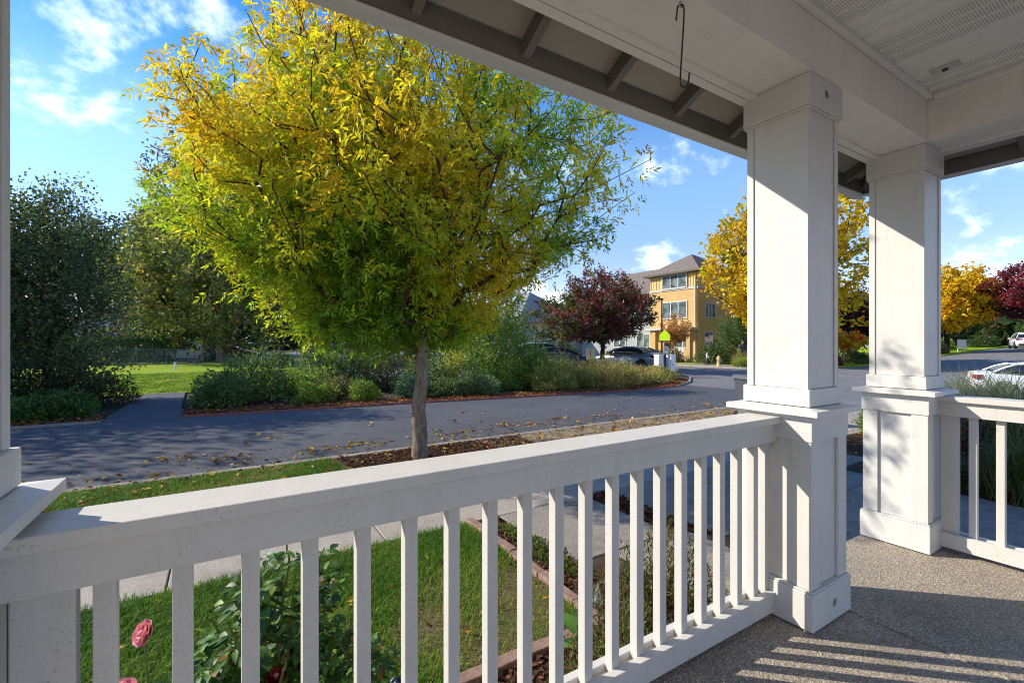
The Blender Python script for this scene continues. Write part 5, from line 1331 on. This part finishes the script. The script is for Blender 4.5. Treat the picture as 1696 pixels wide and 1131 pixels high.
def car(name, label, loc, heading, paintm, kind='sedan', group='parked cars'):
    root = thing(name, label, 'car', loc, heading, group=group)
    if kind == 'sedan':
        L, W, bz, rz_ = 4.75, .91, .20, 1.45
        prof = [(0, .48, .84, .70), (.06, .34, 1.00, .80), (.35, .22, 1.06, .88), (.9, .19, 1.05, .91), (1.6, .19, .98, .91), (3.1, .19, .96, .91), (3.7, .19, .93, .90), (4.3, .20, .80, .86), (4.6, .26, .70, .78), (4.75, .40, .60, .62)]
        gh_ = [(.55, 1.05), (1.25, 1.38), (1.75, 1.45), (2.35, 1.44), (2.85, 1.30), (3.45, .97)]
    elif kind == 'suv':
        L, W = 4.65, .93
        prof = [(0, .50, .95, .74), (.06, .36, 1.10, .86), (.4, .26, 1.10, .92), (1.2, .24, 1.08, .93), (3.0, .24, 1.06, .93), (3.6, .24, 1.04, .92), (4.2, .26, .96, .88), (4.5, .32, .84, .80), (4.65, .46, .70, .66)]
        gh_ = [(.14, 1.10), (.42, 1.56), (.9, 1.67), (1.9, 1.69), (2.5, 1.60), (3.35, 1.06)]
    else:  # van
        L, W = 4.9, .96
        prof = [(0, .40, 1.0, .84), (.05, .30, 1.1, .93), (.5, .26, 1.1, .96), (2.0, .24, 1.08, .96), (3.4, .24, 1.05, .96), (4.2, .25, .98, .92), (4.65, .30, .86, .84), (4.9, .45, .66, .68)]
        gh_ = [(.04, 1.1), (.16, 1.70), (.7, 1.80), (2.4, 1.80), (3.0, 1.66), (4.1, 1.02)]
    h = L / 2
    secs = []
    for (x, zl, zt, hw) in prof:
        m = zl + (zt - zl) * .55
        secs.append([(x - h, -hw * .90, zl), (x - h, -hw * .985, zl + (zt - zl) * .2), (x - h, -hw, m), (x - h, -hw * .965, zt - .10 * (zt - zl)), (x - h, -hw * .80, zt), (x - h, -hw * .4, zt + .025),
                     (x - h, hw * .4, zt + .025), (x - h, hw * .80, zt), (x - h, hw * .965, zt - .10 * (zt - zl)), (x - h, hw, m), (x - h, hw * .985, zl + (zt - zl) * .2), (x - h, hw * .90, zl)])
    V, F = loft(secs); b = poly_solid('body', paintm, root, V, F, True)
    xs = [p[0] for p in prof]; zt_ = [p[2] for p in prof]
    secs = []; roof = []
    for (x, zr) in gh_:
        zb = np.interp(x, xs, zt_) - .02; zr = max(zr, zb + .03)
        k = (zr - zb) / .5; wb_ = W * .93; wt = W * (.93 - .22 * min(1, k))
        secs.append([(x - h, -wb_, zb), (x - h, -(wb_ + wt) / 2 * 1.015, (zb + zr) / 2), (x - h, -wt, zr - .02), (x - h, -wt * .55, zr + .012), (x - h, wt * .55, zr + .012), (x - h, wt, zr - .02), (x - h, (wb_ + wt) / 2 * 1.015, (zb + zr) / 2), (x - h, wb_, zb)])
        roof.append((x - h, wt, zr))
    V, F = loft(secs); g = poly_solid('window_glass', 'car_glass', root, V, F, True)
    # roof skin and pillars
    rr = roof[1:-1]
    secs = [[(x, -w * 1.03, z - .035), (x, -w * 1.02, z - .004), (x, -w * .55, z + .026), (x, w * .55, z + .026), (x, w * 1.02, z - .004), (x, w * 1.03, z - .035)] for x, w, z in [(rr[0][0] - .05, rr[0][1], rr[0][2] - .02)] + rr + [(rr[-1][0] + .05, rr[-1][1], rr[-1][2] - .02)]]
    V, F = loft(secs); poly_solid('roof_panel', paintm, root, V, F, True)
    for s in (-1, 1):
        for i, j in ((0, 1), (len(roof) - 1, len(roof) - 2)):
            (xa, wa, za), (xb, wbb, zb2) = roof[i], roof[j]
            tube('pillar', paintm, root, [(xa, s * W * .92, za - .01), ((xa + xb) / 2, s * (W * .92 + wbb) / 2 * 1.01, (za + zb2) / 2 + .03), (xb, s * wbb, zb2)], [.05, .045, .04], 6)
        xm = (roof[2][0] + roof[3][0]) / 2 + .1
        tube('pillar', 'black_metal', root, [(xm - .05, s * W * .935, np.interp(xm + h, xs, zt_) - .03), (xm, s * roof[2][1] * 1.01, roof[2][2] - .03)], .035, 6)
        tube('window_trim', 'rim_metal', root, [(x - h, s * W * .935, np.interp(x, xs, zt_) - .015) for x in np.linspace(gh_[0][0] + .15, gh_[-1][0] - .1, 10)], .011, 5)
        o = poly_solid('mirror', paintm, root, [(roof[-1][0] - .25 + dx, s * (W + dy), 1.02 + dz) for dx, dy, dz in [(0, -.03, 0), (.10, -.03, 0), (.12, .15, .01), (0, .17, .01), (0, -.03, .12), (.10, -.03, .12), (.10, .15, .13), (0, .17, .13)]],
                       [(3, 2, 1, 0), (4, 5, 6, 7), (0, 1, 5, 4), (1, 2, 6, 5), (2, 3, 7, 6), (3, 0, 4, 7)])
        tube('sill_trim', 'black_metal', root, [(.95 - h, s * W * .965, .245), (L - 1.1 - h, s * W * .965, .245)], .03, 6)
    rw = .33 if kind == 'sedan' else .36
    ty, rm = wheel_meshes(rw)
    for x in (.88, L - .88):
        for s in (-1, 1):
            arch = mo('wheel_arch', lathe([(.001, -.01), (rw * 1.16, -.01), (rw * 1.16, .01), (.001, .01)], 24, 'wheel_arch'), 'black_metal', root, (x - h, s * (W - .012), rw + .02), (R(-90 * s), 0, 0))
            w = mo('wheel', ty, None, root, (x - h, s * (W - .075), rw), (R(-90 * s), 0, 0)); mo('rim', rm, None, w)
    zt0 = prof[1][2]
    for s in (-1, 1):
        box_l = lambda nm, mat, x0, x1, y0, y1, z0, z1: mo(nm, (lambda bm: (bm_box(bm, x0, x1, min(y0, y1), max(y0, y1), z0, z1, .02, 2), bm2me(bm, nm))[1])(bmesh.new()), mat, root)
        box_l('tail_light', 'tail_light', .0 - h, .26 - h, s * .46, s * (W * .965), zt0 - .22, zt0 - .05)
        box_l('headlight', 'head_light', L - .52 - h, L - .12 - h, s * .48, s * (W * .90), .58, .74)
    box_l('rear_plate', 'sign_white', -.015 - h, .08 - h, -.18, .18, zt0 - .24, zt0 - .12)
    box_l('rear_bumper', 'black_metal' if kind != 'sedan' else paintm, -.03 - h, .2 - h, -W * .8, W * .8, .34, .52)
    box_l('grille', 'black_metal', L - .2 - h, L - .0 - h, -.38, .38, .42, .62)
    return root
rz = lambda dx, dy: math.atan2(dy, dx)
car('parked_sedan', 'grey four door sedan parked beside the burgundy tree', (22.5, 21.7, RZ), rz(-.22, .97), 'car_grey')
car('parked_sedan', 'dark sedan with its bonnet toward the burgundy trunk', (16.6, 21.3, RZ), rz(.90, -.42), 'car_dark')
car('parked_suv', 'silver SUV behind the dark sedan', (16.4, 24.8, RZ), rz(-.9, .3), 'car_silver', 'suv')
car('parked_sedan', 'dark blue car in the lot behind the verge shrubs', (9.6, 33.0, RZ), rz(.3, 1), 'car_blue')
car('parked_sedan', 'black car in the lot beside the dark blue car', (11.9, 32.0, RZ), rz(.3, 1), 'car_black')
car('parked_suv', 'pale silver SUV in the lot left of the dark blue car', (6.9, 34.2, RZ), rz(.3, 1), 'car_silver', 'suv')
car('parked_van', 'white van at the end of the hedge', (-2.7, 49.9, RZ + .02), rz(.95, -.3), 'car_white', 'van')
car('parked_sedan', 'dark red car behind the pale maple trunk', (.6, 53.8, RZ), rz(.9, -.3), 'car_red')
car('parked_suv', 'bright yellow car on the road beyond the park', (3.4, 66, RZ), rz(.2, 1), 'car_yellow', 'suv')
car('parked_van', 'bright yellow van behind the yellow car', (1.6, 70, RZ), rz(.9, -.3), 'car_yellow', 'van')
car('parked_suv', 'white SUV seen from behind under the red maple', (71.5, 12.6, RZ + tz(71.5, 12.6)), rz(.98, .33), 'car_white', 'suv')
car('parked_sedan', 'silver white sedan half hidden behind the lavender', (27.2, 4.0, RZ + tz(27.2, 4.0)), rz(.38, -.92), 'car_white')

# ------------------------------------------------------------------ street furniture
lp = thing('street_lamp', 'thin black street lamp in front of the orange building', 'lamp', (28.0, 23.5, GZ))
tube('pole', 'black_metal', lp, [(0, 0, -.05), (0, 0, 4.85)], [.075, .05], 10); box('lamp_head', 'black_metal', lp, 27.45, 28.06, 23.38, 23.62, GZ + 4.80, GZ + 4.92, .02)
box('lens', 'head_light', lp, 27.5, 27.8, 23.42, 23.58, GZ + 4.78, GZ + 4.799, .004)
ss = thing('school_sign', 'lime yellow warning sign on a post near the street lamp', 'sign', (26.9, 22.3, GZ))
tube('post', 'steel', ss, [(0, 0, -.05), (0, 0, 2.55)], .03, 8)
d = Vector((-.93, -.37, 0)); u = Vector((.37, -.93, 0))
pts = [(-.38, 1.75), (.38, 1.75), (.38, 2.15), (0, 2.55), (-.38, 2.15)]
V = [tuple(u * a + d * .035 + Vector((0, 0, z))) for a, z in pts] + [tuple(u * a + d * .045 + Vector((0, 0, z))) for a, z in pts]
poly_solid('sign_plate', 'lime_sign', ss, V, [(0, 1, 2, 3, 4), (9, 8, 7, 6, 5)] + [(i, (i + 1) % 5, 5 + (i + 1) % 5, 5 + i) for i in range(5)])
d = Vector((-.53, -.848, 0)); u = Vector((.848, -.53, 0))
np_ = thing('no_parking_sign', 'small white no parking sign with a red ring on a black post', 'sign', (18.72, 15.50, GZ))
tube('post', 'black_metal', np_, [(0, 0, -.05), (0, 0, 1.45)], .05, 8)
def plate(parent, nm, mat, w, z0, z1, off):
    V = [tuple(u * a + d * o_ + Vector((0, 0, z))) for o_ in (off, off + .008) for a, z in ((-w, z0), (w, z0), (w, z1), (-w, z1))]
    return poly_solid(nm, mat, parent, V, [(0, 1, 2, 3), (7, 6, 5, 4), (0, 4, 5, 1), (1, 5, 6, 2), (2, 6, 7, 3), (3, 7, 4, 0)])
pl_ = plate(np_, 'sign_plate', 'sign_white', .12, 1.08, 1.44, .055)
an = np.linspace(0, 2 * np.pi, 25)
tube('red_ring', 'sign_red', np_, [tuple(u * (.075 * math.cos(a)) + d * .068 + Vector((0, 0, 1.30 + .075 * math.sin(a)))) for a in an], .011, 6)
tube('red_bar', 'sign_red', np_, [tuple(u * s * .05 + d * .068 + Vector((0, 0, 1.30 - s * .05))) for s in (-1, 1)], .010, 6)
for i, (x, y, lab) in enumerate([(18.50, 15.72, 'white utility box left of the black sign post'), (19.02, 15.40, 'white utility box right of the black sign post')]):
    o = thing('utility_box', lab, 'utility box', (x, y, GZ), group='white utility boxes at the verge tip')
    box('cabinet', 'utility_white', o, x - .17, x + .17, y - .17, y + .17, GZ - .05, GZ + .98, .02); box('cap', 'utility_white', o, x - .19, x + .19, y - .19, y + .19, GZ + .982, GZ + 1.03, .01)
    box('lock', 'black_metal', o, x - .10, x - .06, y - .19, y - .171, GZ + .5, GZ + .56, .004)
tb = thing('tan_signs', 'pair of small tan boards on a stake in front of the dark sedan', 'sign', (16.9, 19.0, GZ))
tube('post', 'brown_post', tb, [(0, 0, -.05), (0, 0, 1.32)], .025, 6)
for s in (-1, 1):
    V = [tuple(u * (a + s * .13) + d * o_ + Vector((0, 0, z))) for o_ in (.028, .04) for a, z in ((-.11, .72), (.11, .72), (.11, 1.3), (-.11, 1.3))]
    poly_solid('board', 'tan_board', tb, V, [(0, 1, 2, 3), (7, 6, 5, 4), (0, 4, 5, 1), (1, 5, 6, 2), (2, 6, 7, 3), (3, 7, 4, 0)])
hy = thing('fire_hydrant', 'yellow fire hydrant on the far corner sidewalk', 'hydrant', (28.75, 19.3, GZ))
mo('barrel', lathe([(.001, -.02), (.17, -.02), (.17, .04), (.115, .06), (.11, .44), (.15, .45), (.15, .49), (.125, .50), (.12, .58), (.08, .66), (.03, .69), (.03, .73), (.001, .73)], 20, 'barrel'), 'hydrant_paint', hy)
for a in (0, 90, 180): mo('outlet', lathe([(.001, 0), (.055, 0), (.055, .09), (.07, .09), (.07, .14), (.02, .14), (.02, .17), (.001, .17)], 12, 'outlet'), 'hydrant_paint', hy, (.09 * math.cos(R(a + 212)), .09 * math.sin(R(a + 212)), .36), (0, R(90), R(a + 212)))
ys = thing('yard_sign', 'blank white yard sign on the lawn beside the yellow round tree', 'sign', (62.5, 15.3, GZ + tz(62.5, 15.3)))
for s in (-1, 1): tube('post', 'utility_white', ys, [tuple(u * s * .35 + Vector((0, 0, -.1))), tuple(u * s * .35 + Vector((0, 0, .5)))], .04, 6)
V = [tuple(u * a + d * o_ + Vector((0, 0, z))) for o_ in (.03, .08) for a, z in ((-.45, .35), (.45, .35), (.45, 1.2), (-.45, 1.2))]
poly_solid('board', 'sign_white', ys, V, [(0, 1, 2, 3), (7, 6, 5, 4), (0, 4, 5, 1), (1, 5, 6, 2), (2, 6, 7, 3), (3, 7, 4, 0)])
pb = thing('park_bin', 'dark bin standing between the white van and the red car', 'bin', (-.9, 47.6, GZ))
mo('body', lathe([(.001, 0), (.32, 0), (.36, .95), (.001, .95)], 18, 'body'), 'dark_plastic', pb); mo('lid', lathe([(.38, .951), (.38, 1.0), (.2, 1.1), (.001, 1.12)], 18, 'lid'), 'dark_plastic', pb)

# ------------------------------------------------------------------ people: one skinned body each
def person(label, loc, heading, scale, joints, edges, radii, zones, hair):
    root = thing('person', label, 'person', loc, heading)
    me = bpy.data.meshes.new('body'); me.from_pydata([tuple(j) for j in joints], edges, [])
    o = mo('body', me, None, root)
    sk = o.modifiers.new('skin', 'SKIN')
    for i, r_ in enumerate(radii): me.skin_vertices[0].data[i].radius = (r_, r_)
    me.skin_vertices[0].data[0].use_root = True
    o.modifiers.new('sub', 'SUBSURF').levels = 2; o.modifiers['sub'].render_levels = 2
    dg = bpy.context.evaluated_depsgraph_get(); ev = bpy.data.meshes.new_from_object(o.evaluated_get(dg))
    o.modifiers.clear(); o.data = ev; ev.materials.clear()
    names = [z[1] for z in zones]
    for m_ in names: ev.materials.append(MATS[m_])
    ev.polygons.foreach_set('use_smooth', np.full(len(ev.polygons), True))
    for p in ev.polygons:
        c = p.center
        for k, (test, _) in enumerate(zones):
            if test(c): p.material_index = k; break
    bm = bmesh.new(); bmesh.ops.create_uvsphere(bm, u_segments=16, v_segments=10, radius=1)
    hx, hyy, hz, hr = hair
    for v in bm.verts: v.co = Vector((v.co.x * hr * 1.08 + hx - .015, v.co.y * hr + hyy, max(v.co.z, -.35) * hr * 1.05 + hz))
    mo('hair', bm2me(bm, 'hair', True), 'hair', root)
    root.scale = (scale,) * 3
    return root
# adult walking: x forward
J = [(0, 0, .93), (0, 0, 1.12), (.02, 0, 1.36), (.03, 0, 1.50), (.06, 0, 1.60), (.07, 0, 1.70),
     (.02, .20, 1.40), (-.06, .25, 1.13), (.06, .23, .90), (.08, .22, .83), (.02, -.20, 1.40), (.08, -.25, 1.14), (.28, -.20, 1.06), (.34, -.19, 1.07),
     (.02, .10, .88), (.20, .11, .50), (.08, .11, .10), (.22, .12, .04), (-.02, -.10, .88), (-.06, -.11, .48), (-.34, -.11, .14), (-.26, -.12, .04)]
E_ = [(0, 1), (1, 2), (2, 3), (3, 4), (4, 5), (2, 6), (6, 7), (7, 8), (8, 9), (2, 10), (10, 11), (11, 12), (12, 13), (0, 14), (14, 15), (15, 16), (16, 17), (0, 18), (18, 19), (19, 20), (20, 21)]
Rr = [.14, .15, .17, .06, .085, .095, .075, .06, .045, .035, .075, .06, .045, .035, .10, .075, .055, .05, .10, .075, .055, .05]
person('person in a dark jacket and blue jeans walking on the far sidewalk', (31.0, 18.95, GZ + .01), rz(-.5, -.6), 1.0, J, E_, Rr,
       [(lambda c: c.z > 1.52, 'skin'), (lambda c: c.z < .075 and True, 'dark_cloth'), (lambda c: abs(c.y) > .17 and c.z < .87, 'skin'), (lambda c: c.z > .88 or abs(c.y) > .18, 'jacket'), (lambda c: True, 'jeans')], (.05, 0, 1.70, .115))
person('small child in a white top and dark trousers walking near the hydrant', (28.9, 20.3, GZ + .01), rz(.3, -.9), .56, J, E_, [r_ * 1.12 for r_ in Rr],
       [(lambda c: c.z > 1.54, 'skin'), (lambda c: c.z < .10, 'white_cloth'), (lambda c: abs(c.y) > .17 and c.z < .87, 'skin'), (lambda c: c.z > .85 or abs(c.y) > .18, 'white_cloth'), (lambda c: True, 'dark_cloth')], (.05, 0, 1.70, .125))

# ------------------------------------------------------------------ far wood closing the horizon
rg = np.random.default_rng(77); n = 30000
ang = rg.uniform(R(-6), R(128), n); dist = rg.uniform(118, 175, n)
hgt = (9 + 4 * np.sin(ang * 17) + 2.5 * np.sin(ang * 41 + 1)) * (1 - .35 * (ang < R(48)))
P = np.stack([dist * np.cos(ang), dist * np.sin(ang), hgt * rg.random(n) ** .8 + (ang < R(40)) * .8], 1)
C = pick([(.03, .06, .018), (.05, .085, .025), (.08, .10, .03), (.13, .10, .03)], [4, 4, 2, .6], n, rg)
V, F, C = leaves_np(P, rg.normal(size=(n, 3)), 2.6, 1.9, C, rg)
stuff(mo('distant_wood', npmesh('distant_wood', V, [F], col=C), 'leaf'), 'far-off dark wood along the horizon', 'wood')
